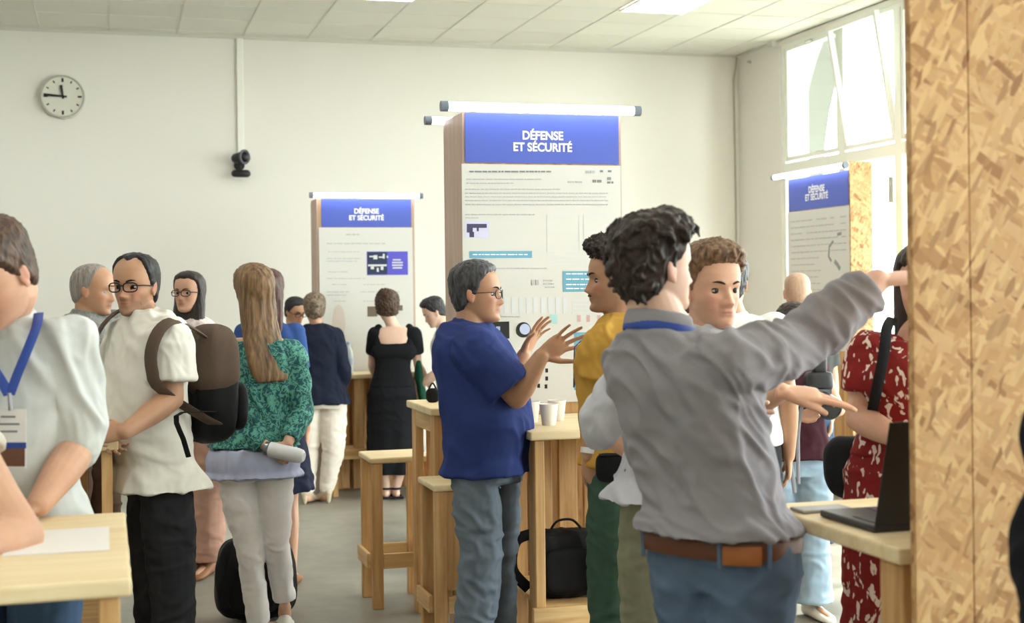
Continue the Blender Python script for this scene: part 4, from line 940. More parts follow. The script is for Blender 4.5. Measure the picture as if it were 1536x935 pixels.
# -- near board at the right edge: two chipboard sheets with a seam
pA = P(1364, 500, 2.80); pS = P(1456, 600, 2.80); YN = 2.44
nb = thing('display_board', 'tall chipboard back of the nearest display board, right foreground', 'display board', (pA[0] + .3, YN + .07, 0), 'display boards with blue headers')
xa = onY(1371, 600, YN)[0]; xs = onY(1458, 600, YN)[0]
obj('side_panel', MB().box((xa, YN, 0), (xs - .0015, YN + .02, 2.39), bev=.002), OSB, nb, smooth=False)
o = obj('rear_panel', MB().box((xs + .0015, YN + .002, 0), (xs + .62, YN + .022, 2.39), bev=.002), osb('osb_board_b', .96), nb, smooth=False)
obj('body', MB().box((xa + .16, YN + .023, 0), (xs + .61, YN + .11, 2.38)), PINE[2], nb, smooth=False)
# ------------------------------------------------------------------ the people
def cloth(name, col, **k):
    k.setdefault('rough', .85); k.setdefault('spec', .15); k.setdefault('bump', .10); k.setdefault('bscale', 400); k.setdefault('mottle', .05); k.setdefault('mscale', 12); return mat(name, col, **k)
H_dark = hair_mat('hair_dark', '17110f', '3a2c27'); H_brown = hair_mat('hair_brown', '261a14', '5e4434'); H_black = hair_mat('hair_black', '121013', '2d2a30')
H_grey = hair_mat('hair_grey', '6d6663', 'a09892'); H_salt = hair_mat('hair_salt', '1e1e22', '56565a'); H_light = hair_mat('hair_lightbrown', '4f3b2d', '93734f', (45, 45, 5)); H_red = hair_mat('hair_auburn', '2a1716', '583430', (70, 70, 7))
H_sand = hair_mat('hair_sandy', '3c2a1e', '8a6a4c'); H_bronde = hair_mat('hair_greybrown', '3f352c', '8d7b68', (40, 40, 30)); H_buzz = hair_mat('hair_buzz', 'b08f7b', 'c2a18b'); H_long = hair_mat('hair_longdark', '171110', '3b2d29', (70, 70, 7))
M_lany = mat('lanyard_blue', '2c4796', .5); M_card = mat('badge_card', 'e8e8ea', .4)
DENIM = cloth('denim_blue', '56677f', mottle=.18, mscale=5); DENIM2 = cloth('denim_faded', '8fa3b4', mottle=.16, mscale=5); DENIM3 = cloth('denim_dark', '3e5470', mottle=.12); GREYJ = cloth('trousers_bluegrey', '69737f', mottle=.12, mscale=6)
SH_black = mat('shoe_black', '1b1a1b', .4); SH_white = mat('shoe_white', 'dcd8ce', .5); SH_tan = mat('shoe_tan', '8a5f3f', .5)

def neck_lanyard(drop=.30, wid=.009, front=True, badge=None, tipdx=0):
    def f(c):
        k = c['k']; r = c['rn']; f_, l_ = c['f'], c['l']; up = nrm(c['nk1'] - c['nk0']); cb = c['nk0'] + up * .028 * k; out = []; pts = []
        for a in np.linspace(-90, 90, 15):
            t = math.radians(a); pts.append(cb - f_ * math.cos(t) * r * 1.34 + l_ * math.sin(t) * r * 1.36 + up * (.012 * math.cos(t)))
        tip = c['ch'] + (c['pv'] - c['ch']) * (drop / .5) + f_ * .172 * k + l_ * tipdx
        mid = lambda sg: c['ch'] + l_ * sg * .052 * k + f_ * .150 * k + (c['pv'] - c['ch']) * .10
        sh = lambda sg: cb + l_ * sg * r * 1.3 + f_ * .055 * k - UP * .012
        pts = [tip, mid(-1), sh(-1)] + pts[::1] + [sh(1), mid(1), tip]
        out.append(('lanyard', pts, wid, M_lany)); return out
    return f
def badge(c, drop, w=.075, h=.10, dx=0, yawf=0, out=.165, band=True):
    f_, l_ = c['f'], c['l']; p = c['ch'] + (c['pv'] - c['ch']) * (drop / .5) + f_ * out * c['k'] + l_ * dx
    def quadbox(mb, u0, u1, v0, v1, t):
        vs = [p + l_ * u + UP * v + f_ * d for d in (0, t) for u, v in ((u0, v0), (u1, v0), (u1, v1), (u0, v1))]
        mb.add(vs, [(3, 2, 1, 0), (4, 5, 6, 7), (0, 1, 5, 4), (1, 2, 6, 5), (2, 3, 7, 6), (3, 0, 4, 7)])
    m1 = MB(); quadbox(m1, -w / 2, w / 2, -h, 0, .002); o = obj('badge', m1, M_card, c['root'], smooth=False)
    if band:
        m2 = MB(); quadbox(m2, -w / 2, w / 2, -h * .72, -h * .60, .0026); obj('badge_band', m2, M_lany, o, smooth=False)
        m3 = MB(); quadbox(m3, -w / 2 + .004, w / 2 - .004, -h * .97, -h * .72, .0026); obj('badge_picture', m3, mat('badge_pic', '6b4b3c', .5), o, smooth=False)
        m4 = MB(); 
        for i, ww in enumerate((.7, .5, .6)): quadbox(m4, -w * ww / 2, w * ww / 2, -h * (.2 + .12 * i) - .003, -h * (.2 + .12 * i), .0026)
        obj('badge_text', m4, M_txt2, o, smooth=False)
    return o
def strap(name, pts, w, mt, parent=None, flat=.3, hint=None):
    q = MB(); q.tube(pts, w, 8, flat=flat, hint=hint); return obj(name, q, mt, parent)

# 1 -- man in the pale shirt, left foreground, looking down
c = person('man in a pale rolled-sleeve shirt with blue lanyard, looking down, left foreground', 3.62, 1.84, (-8, 409, -.12), (-6, 510, 0), (18, 800, .05), yaw=-14, hyaw=-24, hpitch=36, prof=BELLY, kx=1.0, kd=.86,
  L=dict(sh=(100, 516, -.02), el=(119, 668, -.02), wr=(58, 757, -.20), hand=dict(d=(-.75, -.45, -.4), n=(0, -1, .1), curls=(18, 20, 22, 26)), r=1.1),
  Rr=dict(sh=(-106, 512, .02), el=(-120, 670, .0), wr=(-70, 765, -.22), hand=dict(d=(.6, -.5, -.4), n=(0, -1, 0))),
  skin='skin_light', hair=dict(top=.022, side=.009, back=.012, amp=.004, freq=45, fringe=.004), hairmat=H_brown, eyes='shut', stubble=.15,
  top=dict(mat=cloth('shirt_pale', 'c6c9c8'), sleeve=1.04, cuff=1.12, infl=.016, t0=.16, wr=.014, wf=6.5, sr=1.06, hem=(.08, .19, .15, .02), name='shirt'), bottom=dict(kind='trousers', mat=DENIM3, infl=.004, waist=.0), shoes=dict(mat=SH_tan), seed=2, nose=1.1)
zb_ = 3.42
up = nrm(c['nk1'] - c['nk0']); cb = c['nk0'] + up * .058; q = MB(); q.tube([cb - c['f'] * math.cos(t) * c['rn'] * 1.26 + c['l'] * math.sin(t) * c['rn'] * 1.28 - UP * (.050 * (1 - math.cos(t)) * .5) for t in np.linspace(-2.7, 2.7, 30)], .024, 10, flat=.28, hint=(0, 0, 1)); obj('shirt_collar', q, MATS['shirt_pale'], c['root'], angle=0)
for nm, pts in (('lanyard', [(58, 470, 3.56), (54, 492, 3.50), (40, 528, 3.455), (26, 562, 3.435), (15, 592, 3.42)]), ('lanyard', [(-38, 478, 3.56), (-30, 505, 3.49), (-14, 545, 3.445), (4, 575, 3.43), (13, 592, 3.42)])):
    q = MB(); q.tube(catm([P(*v) for v in pts], 14), .0125, 8, flat=.16, hint=R0); obj(nm, q, M_lany, c['root'])
q = MB(); q.tube([P(14, 590, 3.415), P(16, 616, 3.415)], .005, 8); obj('lanyard_clip', q, mat('clip_steel', '9a9ca2', .3, .6, metal=.7), c['root'])
def flat(nm, x0, y0, x1, y1, dz, mt, par):
    a, b, d_ = P(x0, y0, zb_ - dz), P(x1, y0, zb_ - dz), P(x0, y1, zb_ - dz); e_ = b + d_ - a; q = MB(); th_ = FW * .0015; q.add([a, b, e_, d_, a + th_, b + th_, e_ + th_, d_ + th_], [(0, 3, 2, 1), (4, 5, 6, 7), (0, 1, 5, 4), (1, 2, 6, 5), (2, 3, 7, 6), (3, 0, 4, 7)]); return obj(nm, q, mt, par, smooth=False)
bg_ = flat('badge', -14, 614, 39, 702, 0, M_card, c['root']); flat('badge_band', -14, 664, 39, 673, .0018, M_lany, bg_); flat('badge_picture', -12, 673, 37, 700, .0018, mat('badge_pic', '6b4b3c', .5), bg_)
for i, ww in enumerate((22, 34, 28)): flat('badge_text', 12 - ww / 2, 624 + i * 11, 12 + ww / 2, 627 + i * 11, .0018, M_txt2, bg_)
# 2 -- person leaning on the left table, mostly outside the frame
c = person('person at the left edge with bare forearm and elbow resting on the pine table', 3.22, 1.72, (-230, 470, -.05), (-225, 600, 0), (-370, 890, .05), yaw=-35, hyaw=-60, hpitch=20,
  L=dict(sh=(-98, 610, -.08), el=(30, 806, -.13), wr=(-90, 838, -.34), hand=dict(d=(-1, 0, -.3), n=(0, -1, 0)), r=1.35), skin='skin_light', hair=dict(), hairmat=H_dark, eyes=False,
  top=dict(mat=cloth('shirt_offwhite', 'c9c4ba'), sleeve=.45, wr=.006), bottom=dict(kind='trousers', mat=DENIM3), shoes=dict(mat=SH_black), vox=.0045, seed=3)
# 3 -- grey-haired man at the back left
c = person('balding grey-haired man in a grey shirt, side-on behind the man in glasses', 6.5, 1.76, (140, 434, 0), (132, 488, 0), (128, 628, 0), yaw=62, hyaw=82, hpitch=6, prof=BELLY, skin='skin_tan',
  L=dict(el=(176, 560, .1), wr=(205, 620, -.1)), Rr=dict(sh=(138, 505, -.16), el=(150, 575, -.2), wr=(192, 596, -.3), r=1.05),
  hair=dict(top=.004, side=.007, back=.010, amp=.002, line=([0, 30, 60, 75, 88, 100, 130, 180], [.222, .222, .205, .150, .105, .09, .055, .035])), hairmat=H_grey, eyes=False, brow='6b5a50',
  top=dict(mat=pattern_mat('shirt_greycheck', 'noise', '6f716f', '858683', 26, .5, stretch=(1, 1, 1)), sleeve=.7, sr=1.1, t0=-.05, wr=.006), bottom=dict(kind='trousers', mat=cloth('trousers_brown', '5a4436')), shoes=dict(mat=SH_black), seed=4)
# 4 -- man with glasses, white shirt, backpack
c = person('man with black glasses and receding dark hair in a white short-sleeved shirt', 5.43, 1.76, (203, 428, 0), (221, 492, .0), (238, 704, .02), yaw=-52, pyaw=-60, hyaw=-15, hpitch=1, jaw=.92, prof=BELLY, kx=.95, kd=.92, skin='skin_tan',
  L=dict(sh=(254, 510, -.14), el=(258, 598, -.16), wr=(188, 648, -.32), hand=dict(d=(-1, -.05, .1), n=(-.2, -.4, 1), curls=(30, 34, 36, 40)), r=1.12), Rr=dict(sh=(188, 506, .1), el=(168, 592, .12), wr=(160, 640, -.12), hand=dict(d=(.3, -.5, -.4))),
  hair=dict(top=.012, side=.008, back=.012, amp=.003, line=RECEDE), hairmat=H_black, glasses=dict(r=.0026, c='121010'), stubble=.5, brow='1c1310',
  legs=dict(L=dict(kn=(258, 872, -.06)), R=dict(kn=(232, 872, .06))),
  top=dict(mat=cloth('shirt_white', 'dedbd2'), sleeve=.72, sr=1.22, cuff=1.08, infl=.022, t0=.0, hem=(-.13, .215, .185, .0), wr=.008, wf=8), bottom=dict(kind='trousers', mat=cloth('trousers_black', '26272a', mottle=.15), infl=.014, r=(.112, .102, .088, .078, .072)), shoes=dict(mat=SH_black), seed=5, headk=1.0)
badge(c, .33, .05, .085, dx=-.06, out=.17, band=False)
SP = c
# 5 -- woman with glasses and long dark hair
LONGF = [(0, -.045, .215, .045, .05), (0, -.045, .18, .078, .062), (0, -.048, .12, .088, .060), (0, -.05, .05, .09, .055), (0, -.045, -.03, .094, .05), (0, -.04, -.10, .088, .045), (0, -.035, -.15, .07, .035)]
SIDEL = LONGF
c = person('woman with glasses and long dark hair in a pink and white top', 7.92, 1.70, (283, 439, 0), (291, 493, 0), (303, 632, 0), yaw=-12, hyaw=-16, hpitch=-2, prof=FEM, kx=1.0, fem=1, skin='skin_light', hair=dict(top=.014, side=.016, back=.02, amp=.003, swirl=(1, 1, .15), long=[(0, -.045, .215, .045, .05), (0, -.03, .18, .080, .062), (0, -.018, .12, .092, .055), (0, -.01, .05, .098, .05), (0, .0, -.03, .104, .05), (0, .02, -.10, .105, .05), (0, .03, -.16, .09, .04), (0, .03, -.19, .06, .03)], line=([0, 30, 50, 62, 75, 88, 100, 130, 180], [.200, .198, .190, .175, .12, .06, .03, .02, .010])), hairmat=H_long, glasses=dict(r=.0028, c='171313'),
  Rr=dict(sh=(262, 505, 0), el=(262, 560, .0), wr=(285, 590, -.15)), L=dict(sh=(322, 505, 0), el=(326, 570, 0), wr=(322, 640, -.02)),
  top=dict(mat=pattern_mat('top_pinkwhite', 'noise', 'd9c3c4', 'e8e2df', 18, .5), sleeve=1.8, wr=.004), bottom=dict(kind='trousers', mat=cloth('trousers_rosebeige', 'b48d7c'), r=(.11, .105, .10, .10, .10), hem=.02), legs=dict(L=dict(kn=(312, 745, 0), an=(312, 852, 0)), R=dict(kn=(297, 745, .03), an=(300, 846, .05))), shoes=dict(mat=SH_tan), seed=6)
# 6 -- woman in the green patterned jacket, from behind
c = person('woman from behind in a green patterned jacket and white trousers, hands behind her back', 6.42, 1.72, (380, 436, 0), (386, 516, 0), (380, 690, .0), yaw=186, hyaw=214, hpitch=2, prof=FEM, kx=1.12, kd=1.05, fem=1, skin='skin_light', eyes=False,
  L=dict(sh=(336, 528, .03), el=(334, 618, .02), wr=(402, 672, -.155), hand=dict(d=(1, -.1, -.1), n=(0, .1, 1), curls=(38, 42, 42, 44), k=.95)), Rr=dict(sh=(440, 530, .02), el=(452, 620, .0), wr=(432, 664, -.150), hand=dict(d=(-.5, -.8, .0), n=(0, .1, 1), curls=(38, 40, 42, 44), k=.95)),
  hair=dict(top=.016, side=.016, back=.022, amp=.004, freq=34, swirl=(1, 1, .10), long=[(0, -.045, .215, .045, .05), (0, -.035, .18, .078, .068), (0, -.035, .12, .088, .070), (0, -.045, .05, .088, .064), (.0, -.06, -.04, .090, .052), (-.005, -.085, -.13, .096, .044), (-.015, -.105, -.22, .098, .040), (-.025, -.115, -.28, .090, .034), (-.03, -.12, -.31, .075, .026)], line=([0, 30, 50, 62, 75, 88, 100, 130, 180], [.200, .198, .190, .170, .12, .09, .03, .02, .010])), hairmat=H_light,
  top=dict(mat=pattern_mat('jacket_green', 'noise', '27545a', '5c9c8c', 24, .50, warp=.03), sleeve=1.92, sr=1.14, infl=.026, t0=.10, wr=.009, wf=9, collar=False, t1=1.03, hem=(.12, .178, .125, 0), name='jacket'),
  bottom=dict(kind='trousers', mat=cloth('trousers_white', 'f2eeee', mottle=.02), infl=.006, r=(.096, .083, .063, .056, .054), wr=.005), legs=dict(L=dict(kn=(374, 822, -.02), an=(388, 938, .03), foot=150), R=dict(kn=(414, 815, .03), an=(427, 900, .12), foot=190)), shoes=dict(mat=SH_white), seed=7)
GW = c
sk_ = MB(); torso(sk_, c['pv'], c['ch'], 186, 186, FEM, 1.12, 1.05, infl=.018, t0=-.10, t1=.12, n=12, hem=(-.14, .190, .145, 0)); me = remesh(sk_, .006, 2, c['base']); wrinkle(me, .012, c['base'], 9, 10, (1, 1, .35), 0); o = link('shirt_tail', me, cloth('shirt_lightblue', 'b6bcd8'), c['root'], angle=0)
# 7 -- woman with auburn hair beyond her
c = person('woman with long auburn hair in a blue top, just beyond the green jacket', 7.6, 1.72, (402, 437, 0), (404, 500, 0), (404, 640, 0), yaw=178, hyaw=178, prof=FEM, fem=1, skin='skin_light', eyes=False,
  hair=dict(top=.014, side=.014, back=.02, amp=.003, swirl=(1, 1, .12), long=[(0, -.045, .215, .045, .05), (0, -.035, .18, .082, .068), (0, -.035, .12, .092, .07), (0, -.045, .05, .094, .06), (.0, -.07, -.04, .098, .045), (0, -.09, -.12, .09, .03), (0, -.09, -.17, .07, .02)]), hairmat=H_red,
  top=dict(mat=cloth('top_blue', '34508a'), sleeve=.7, wr=.004), bottom=dict(kind='dress', hem=.52, flare=(.24, .17), mat=cloth('skirt_navy', '23263a'), name='skirt', folds=.6), shoes=dict(mat=SH_tan), seed=8)
# 8 -- woman in the navy blazer
c = person('woman from behind in a dark navy blazer and cream trousers, hair pinned up', 10.55, 1.66, (472, 463, .0), (476, 498, 0), (482, 596, 0), yaw=184, hyaw=188, hpitch=4, prof=FEM, kx=1.10, kd=1.1, fem=1, skin='skin_light', eyes=False,
  L=dict(sh=(451, 504, 0), el=(446, 560, .06), wr=(462, 590, .12)), Rr=dict(sh=(503, 504, 0), el=(517, 562, -.02), wr=(506, 594, .08)),
  hair=dict(top=.016, side=.012, back=.022, amp=.006, freq=40, swirl=(1, 1, 1), bun=[(0, -.105, .15, .045), (0, -.10, .10, .04)]), hairmat=H_bronde,
  top=dict(mat=cloth('blazer_navy', '1d2233'), sleeve=1.95, sr=1.25, infl=.026, t0=.0, hem=(-.10, .190, .135, 0), wr=.006, name='blazer'), bottom=dict(kind='trousers', mat=cloth('trousers_cream', 'e6ddd2', mottle=.03), r=(.118, .106, .09, .068, .060), hem=.04, infl=.014), legs=dict(L=dict(kn=(461, 676, 0), an=(461, 742, .0), foot=165), R=dict(kn=(500, 676, 0), an=(489, 742, .05), foot=215)), shoes=dict(mat=mat('heel_cream', 'd5c6b0', .4), heel=.06), seed=9)
# 9 -- dark-haired man behind her
c = person('dark-haired man with glasses glimpsed between auburn hair and navy blazer', 11.2, 1.60, (443, 467, 0), (440, 500, 0), (440, 590, 0), yaw=40, hyaw=45, hpitch=18, skin='skin_tan', hair=dict(top=.015, side=.008), hairmat=H_black, glasses=dict(r=.003), top=dict(mat=cloth('shirt_dark', '23252e'), sleeve=1.9), bottom=dict(kind='trousers', mat=MATS['trousers_black']), seed=10, kx=.9)
# 10 -- woman in the long black dress
c = person('woman from behind in a long black dress with scooped back, dark curly hair up', 10.75, 1.66, (581, 460, .0), (591, 496, .0), (588, 590, 0), yaw=182, hyaw=186, hpitch=8, prof=FEM, kx=1.08, kd=1.0, fem=1, skin='skin_pale', eyes=False,
  L=dict(sh=(563, 502, 0), el=(558, 548, .10), wr=(566, 570, .30)), Rr=dict(sh=(621, 502, 0), el=(627, 548, .06), wr=(640, 572, .2)),
  hair=dict(top=.026, side=.022, back=.03, amp=.010, freq=48, swirl=(1, 1, 1), bun=[(0, -.085, .19, .06), (.02, -.06, .21, .055)], line=([0, 30, 50, 62, 75, 88, 100, 130, 180], [.19, .19, .18, .16, .12, .09, .06, .045, .035])), hairmat=H_brown,
  top=dict(mat=cloth('dress_black', '17181c', mottle=.1), sleeve=.62, sr=1.15, infl=.010, t0=.1, t1=.80, collar=False, wr=.002, name='bodice'), bottom=dict(kind='dress', hem=.20, flare=(.20, .17), mat=cloth('dress_black', '17181c'), name='skirt', folds=.8, infl=.008, wr=.003), legs=dict(L=dict(an=(580, 742, .0), foot=170), R=dict(an=(594, 742, .0), foot=200)), seed=11)
q = MB()   # dress yoke around the scooped back
for sg in (1, -1):
    a = c['ch'] + c['l'] * sg * .118 + UP * .022; q.capsule(a, a + c['f'] * .05 - UP * .12 + c['l'] * sg * .02, [.028, .030], 12); q.capsule(a - c['f'] * .01, a - c['f'] * .05 - UP * .16 + c['l'] * sg * .0, [.030, .030, .034], 12)
    q.capsule(a, c['arms']['L' if sg > 0 else 'R'][0] - UP * .01, [.030, .050], 12)
q.capsule(c['ch'] - UP * .16 - c['f'] * .03 - c['l'] * .1, c['ch'] - UP * .16 - c['f'] * .03 + c['l'] * .1, [.075, .08, .075], 16)
obj('dress_strap', q, MATS['dress_black'], c['root'], angle=0)
for side in 'LR':
    an = c['legs'][side][2]; ft, fl = dirv(185); q = MB()
    q.tube([an + fl * .035 * math.cos(t) + ft * .035 * math.sin(t) + UP * .01 for t in np.linspace(0, 2 * math.pi, 14)], .009, 6); q.box(*[np.minimum(an * [1, 1, 0] - .05, an * [1, 1, 0] + .05) * [1, 1, 0] + UP * .002, np.maximum(an * [1, 1, 0] - .05, an * [1, 1, 0] + .05) * [1, 1, 0] + UP * .02]); q.tube([an + fl * .04 - UP * .04, an + ft * .05 - UP * .03, an - fl * .04 - UP * .05], .009, 6); obj('sandal', q, SH_black, c['root'])
BD = c
# 11 -- boy-like person with short dark hair looking down
c = person('person with short dark hair looking down, head just left of the blue shirt', 10.9, 1.60, (651, 468, 0), (668, 502, 0), (678, 596, 0), yaw=-80, hyaw=-78, hpitch=28, skin='skin_pale', kx=.9, kd=.9, L=dict(sh=(668, 510, -.15), el=(655, 560, -.16), wr=(630, 580, -.1)), Rr=dict(el=(655, 562, .15), wr=(628, 574, .15)),
  hair=dict(top=.020, side=.010, back=.010, amp=.005, fringe=.008), hairmat=H_black, top=dict(mat=cloth('tee_white', 'dcdcdc'), sleeve=.6), bottom=dict(kind='trousers', mat=MATS['trousers_black']), shoes=dict(mat=SH_black), seed=12)
# 12 -- man in the blue shirt
c = person('man in a royal blue short-sleeved shirt, glasses, both hands raised, beside the stool', 5.50, 1.74, (715, 439, 0), (706, 505, .0), (728, 694, 0), yaw=68, pyaw=62, hyaw=78, hpitch=0, prof=BELLY, kx=1.0, kd=.97, skin='skin_tan', neckk=1.05, headk=1.0,
  Rr=dict(sh=(712, 527, -.17), el=(775, 596, -.16), wr=(812, 534, -.18), r=1.12, hand=dict(d=(.80, .5, .1), n=(.3, -.2, -.85), curls=(6, 8, 10, 12), spread=13, thumb=48, k=1.08)), L=dict(sh=(728, 520, .16), el=(768, 584, .2), wr=(786, 532, .18), r=1.05, hand=dict(d=(.45, .85, 0), n=(.8, -.3, -.5), curls=(8, 10, 10, 12), spread=8, thumb=40)),
  hair=dict(top=.016, side=.007, back=.010, amp=.003, freq=50, line=([0, 30, 50, 62, 75, 88, 100, 130, 180], [.205, .200, .188, .165, .12, .098, .085, .045, .028])), hairmat=H_salt, glasses=dict(r=.002, c='1b1818'), brow='1e1a19',
  legs=dict(R=dict(kn=(722, 830, -.08)), L=dict(kn=(744, 828, .08))), top=dict(mat=cloth('shirt_blue', '2d3a70'), sleeve=.80, sr=1.32, cuff=1.08, infl=.024, t0=.0, hem=(-.08, .180, .155, .0), wr=.008, wf=7), bottom=dict(kind='trousers', mat=GREYJ, infl=.010, r=(.105, .098, .086, .078, .074), wr=.009), shoes=dict(mat=SH_black), seed=13)
# 13 -- man in the yellow T-shirt
c = person('man in a mustard yellow T-shirt and green trousers in front of the large board', 5.0, 1.80, (922, 417, 0), (930, 500, 0), (932, 704, 0), yaw=-112, pyaw=-105, hyaw=-84, hpitch=2, skin='skin_tan', kx=.95, kd=.98,
  L=dict(sh=(908, 516, -.10), el=(893, 612, -.10), wr=(884, 684, -.12), r=.95, hand=dict(d=(.35, -1, 0), curls=(20, 24, 26, 30))), hair=dict(top=.034, side=.018, back=.028, amp=.012, freq=46, swirl=(1, 1, 1), fringe=.018), hairmat=H_dark, brow='1c1310', stubble=.35,
  top=dict(mat=cloth('tee_mustard', 'b98f42'), sleeve=.56, sr=1.22, cuff=1.05, infl=.022, t0=.1, wr=.006, hem=(.05, .175, .125, 0), name='t_shirt'), bottom=dict(kind='trousers', mat=cloth('trousers_green', '3a5043'), infl=.008, r=(.108, .098, .084, .074, .07)), shoes=dict(mat=SH_black), lanyard=neck_lanyard(.2, .008), seed=14)
wq = c['arms']['L']; wv = nrm(wq[2] - wq[1]); q = MB(); q.cyl(wq[2] - wv * .028, wq[2] - wv * .008, .033, 20); obj('watch', q, mat('watch_white', 'd8d8d8', .4), c['root'])
q = MB(); mu = [c['H'].w(x, .0915 + .002 * (1 - abs(x) / .02), .0625 - abs(x) * .15) for x in np.linspace(-.024, .024, 7)]; q.tube(mu, [.002, .004, .0045, .0045, .0045, .004, .002], 8); obj('moustache', q, H_dark, c['root'])
YM = c
# 14 -- pointing man, foreground
c = person('man seen from behind in a grey shirt, arm stretched out to the right, centre foreground', 3.34, 1.77, (984, 400, 0), (1008, 530, .0), (1086, 832, .0), yaw=128, pyaw=140, hyaw=119, hpitch=-2, hroll=0, prof=MALE, kx=.95, kd=.98, skin='skin_pale', neckk=1.05, headk=.93,
  Rr=dict(sh=(1082, 550, -.12), el=(1200, 516, .05), wr=(1316, 422, .10), r=1.15, hand=dict(d=(1, .12, .1), n=(0, -.9, .3), curls=(10, 12, 16, 20), k=.95)), L=dict(sh=(960, 540, .16), el=(975, 680, .3), wr=(1060, 640, .42), hand=dict(d=(1, .2, 0))),
  hair=dict(top=.027, side=.007, back=.022, amp=.006, freq=30, swirl=(1, 1, .8), fringe=.016, lift=.006, locks=60, lockr=.011, lockl=.06, line=([0, 30, 50, 62, 75, 88, 100, 130, 180], [.197, .193, .183, .160, .128, .100, .088, .045, .022])), hairmat=H_dark, brow='231813', hvox=.0035,
  legs=dict(R=dict(kn=(1110, 1080, -.05)), L=dict(kn=(1060, 1080, .05))),
  top=dict(mat=cloth('shirt_grey', '8f8c92', mottle=.04), sleeve=1.86, sr=1.08, fore=1.12, infl=.024, t0=.17, t1=1.13, hem=(.13, .190, .150, 0), wr=.010, wf=8.5, ws=(1, 1, 1.5), skew=1.6), bottom=dict(kind='trousers', mat=DENIM, infl=.012, r=(.112, .10, .08, .07, .066), waist=.16, wr=.006), shoes=dict(mat=SH_tan), seed=15)
PM = c
def ring_band(c, t, z0, z1, prof, infl, kx=1, kd=1, yaw=140, n=64, a0=0, a1=360):
    rows = catm(prof, 60); i = int(np.argmin(np.abs(rows[:, 0] - t))); _, hw, hd, fo = rows[i]; f_, l_ = dirv(yaw); ce = c['pv'] + (c['ch'] - c['pv']) * t + f_ * fo; out = []; A = [math.radians(v) for v in np.linspace(a0, a1, n, endpoint=(a1 - a0 < 360))]
    for a in A:
        e = 2 / 2.5; X = (hw * c['k'] * kx + infl) * np.sign(math.cos(a)) * abs(math.cos(a)) ** e; Y = (hd * c['k'] * kd + infl) * np.sign(math.sin(a)) * abs(math.sin(a)) ** e; out.append(ce + X * l_ + Y * f_)
    return out
def belt(c, t, h, prof, infl, mt, name='belt', **kw):
    R_ = ring_band(c, t, 0, 0, prof, infl, **kw); q = MB(); closed = kw.get('a1', 360) - kw.get('a0', 0) >= 360
    q.tube(R_ + (R_[:2] if closed else []), h, 10, flat=.22, hint=(0, 0, 1)); return obj(name, q, mt, c['root'])
belt(c, .075, .022, MALE, .024, mat('belt_brown', '5d3522', .4, .4), yaw=138)
belt(c, .060, .022, MALE, .029, mat('belt_patch', '9c5d33', .45), name='belt_patch', yaw=138, a0=214, a1=246, n=10)
for a in (205, 248, 312, 345): 
    p = ring_band(c, .075, 0, 0, MALE, .027, yaw=138, a0=a, a1=a + 1, n=2)[0]; q = MB(); q.capsule(p - UP * .035, p + UP * .022, [.006, .006], 8); obj('belt_loop', q, DENIM, c['root'])
up = nrm(c['nk1'] - c['nk0']); cb = c['nk0'] + up * .062; q = MB(); q.tube([cb + up * .012 - c['f'] * math.cos(t) * c['rn'] * 1.22 + c['l'] * math.sin(t) * c['rn'] * 1.24 - UP * (.030 * (1 - math.cos(t)) * .5) for t in np.linspace(-2.3, 2.3, 28)], .024, 10, flat=.28, hint=(0, 0, 1)); obj('shirt_collar', q, MATS['shirt_grey'], c['root'], angle=0); cb = cb - up * .004; q = MB(); q.tube([cb - c['f'] * math.cos(t) * c['rn'] * 1.42 + c['l'] * math.sin(t) * c['rn'] * 1.45 - UP * (.035 * (1 - math.cos(t)) * .5) for t in np.linspace(-2.0, 2.0, 24)], .0115, 8, flat=.25, hint=(0, 0, 1)); obj('lanyard', q, M_lany, c['root'])
# 15 -- man looking to the right behind him
c = person('young man with swept brown hair looking right, face between the two dark heads', 4.22, 1.77, (1068, 432, 0), (1062, 520, .0), (1016, 722, .0), yaw=30, pyaw=20, hyaw=24, hpitch=2, skin='skin_light', kx=.98, stubble=.25, brow='33221a', headk=1.02,
  Rr=dict(sh=(985, 530, -.02), el=(908, 636, .05), wr=(968, 690, -.02), r=1.12, hand=dict(d=(.7, -.6, .3))), L=dict(sh=(1115, 540, .0), el=(1122, 608, -.12), wr=(1172, 588, -.30), r=1.0, hand=dict(d=(1, -.10, -.1), n=(0, -.9, .3), curls=(4, 8, 12, 16), spread=3, thumb=20, k=1.1)),
  hair=dict(top=.030, side=.006, back=.012, amp=.006, freq=36, fringe=.012, swirl=(1, 1, .8)), hairmat=H_sand, top=dict(mat=cloth('shirt_lightgrey', 'bdbec6'), sleeve=1.12, sr=1.35, infl=.022, t0=.0, hem=(-.12, .20, .15, 0), wr=.010, wf=9), bottom=dict(kind='trousers', mat=cloth('trousers_olive', '7b7a64'), r=(.108, .1, .086, .078, .074), infl=.012), shoes=dict(mat=SH_tan), seed=16)
# 16 -- man in white further back
c = person('dark-haired man in a bright white shirt directly behind the young man looking right', 5.75, 1.72, (1092, 424, 0), (1102, 492, 0), (1108, 660, 0), yaw=170, hyaw=160, skin='skin_tan', hair=dict(top=.016, side=.010, back=.016), hairmat=H_black, eyes=False, top=dict(mat=cloth('shirt_purewhite', 'eceeee'), sleeve=.7, infl=.02, t0=-.05), bottom=dict(kind='trousers', mat=MATS['trousers_black']), shoes=dict(mat=SH_black), seed=17)
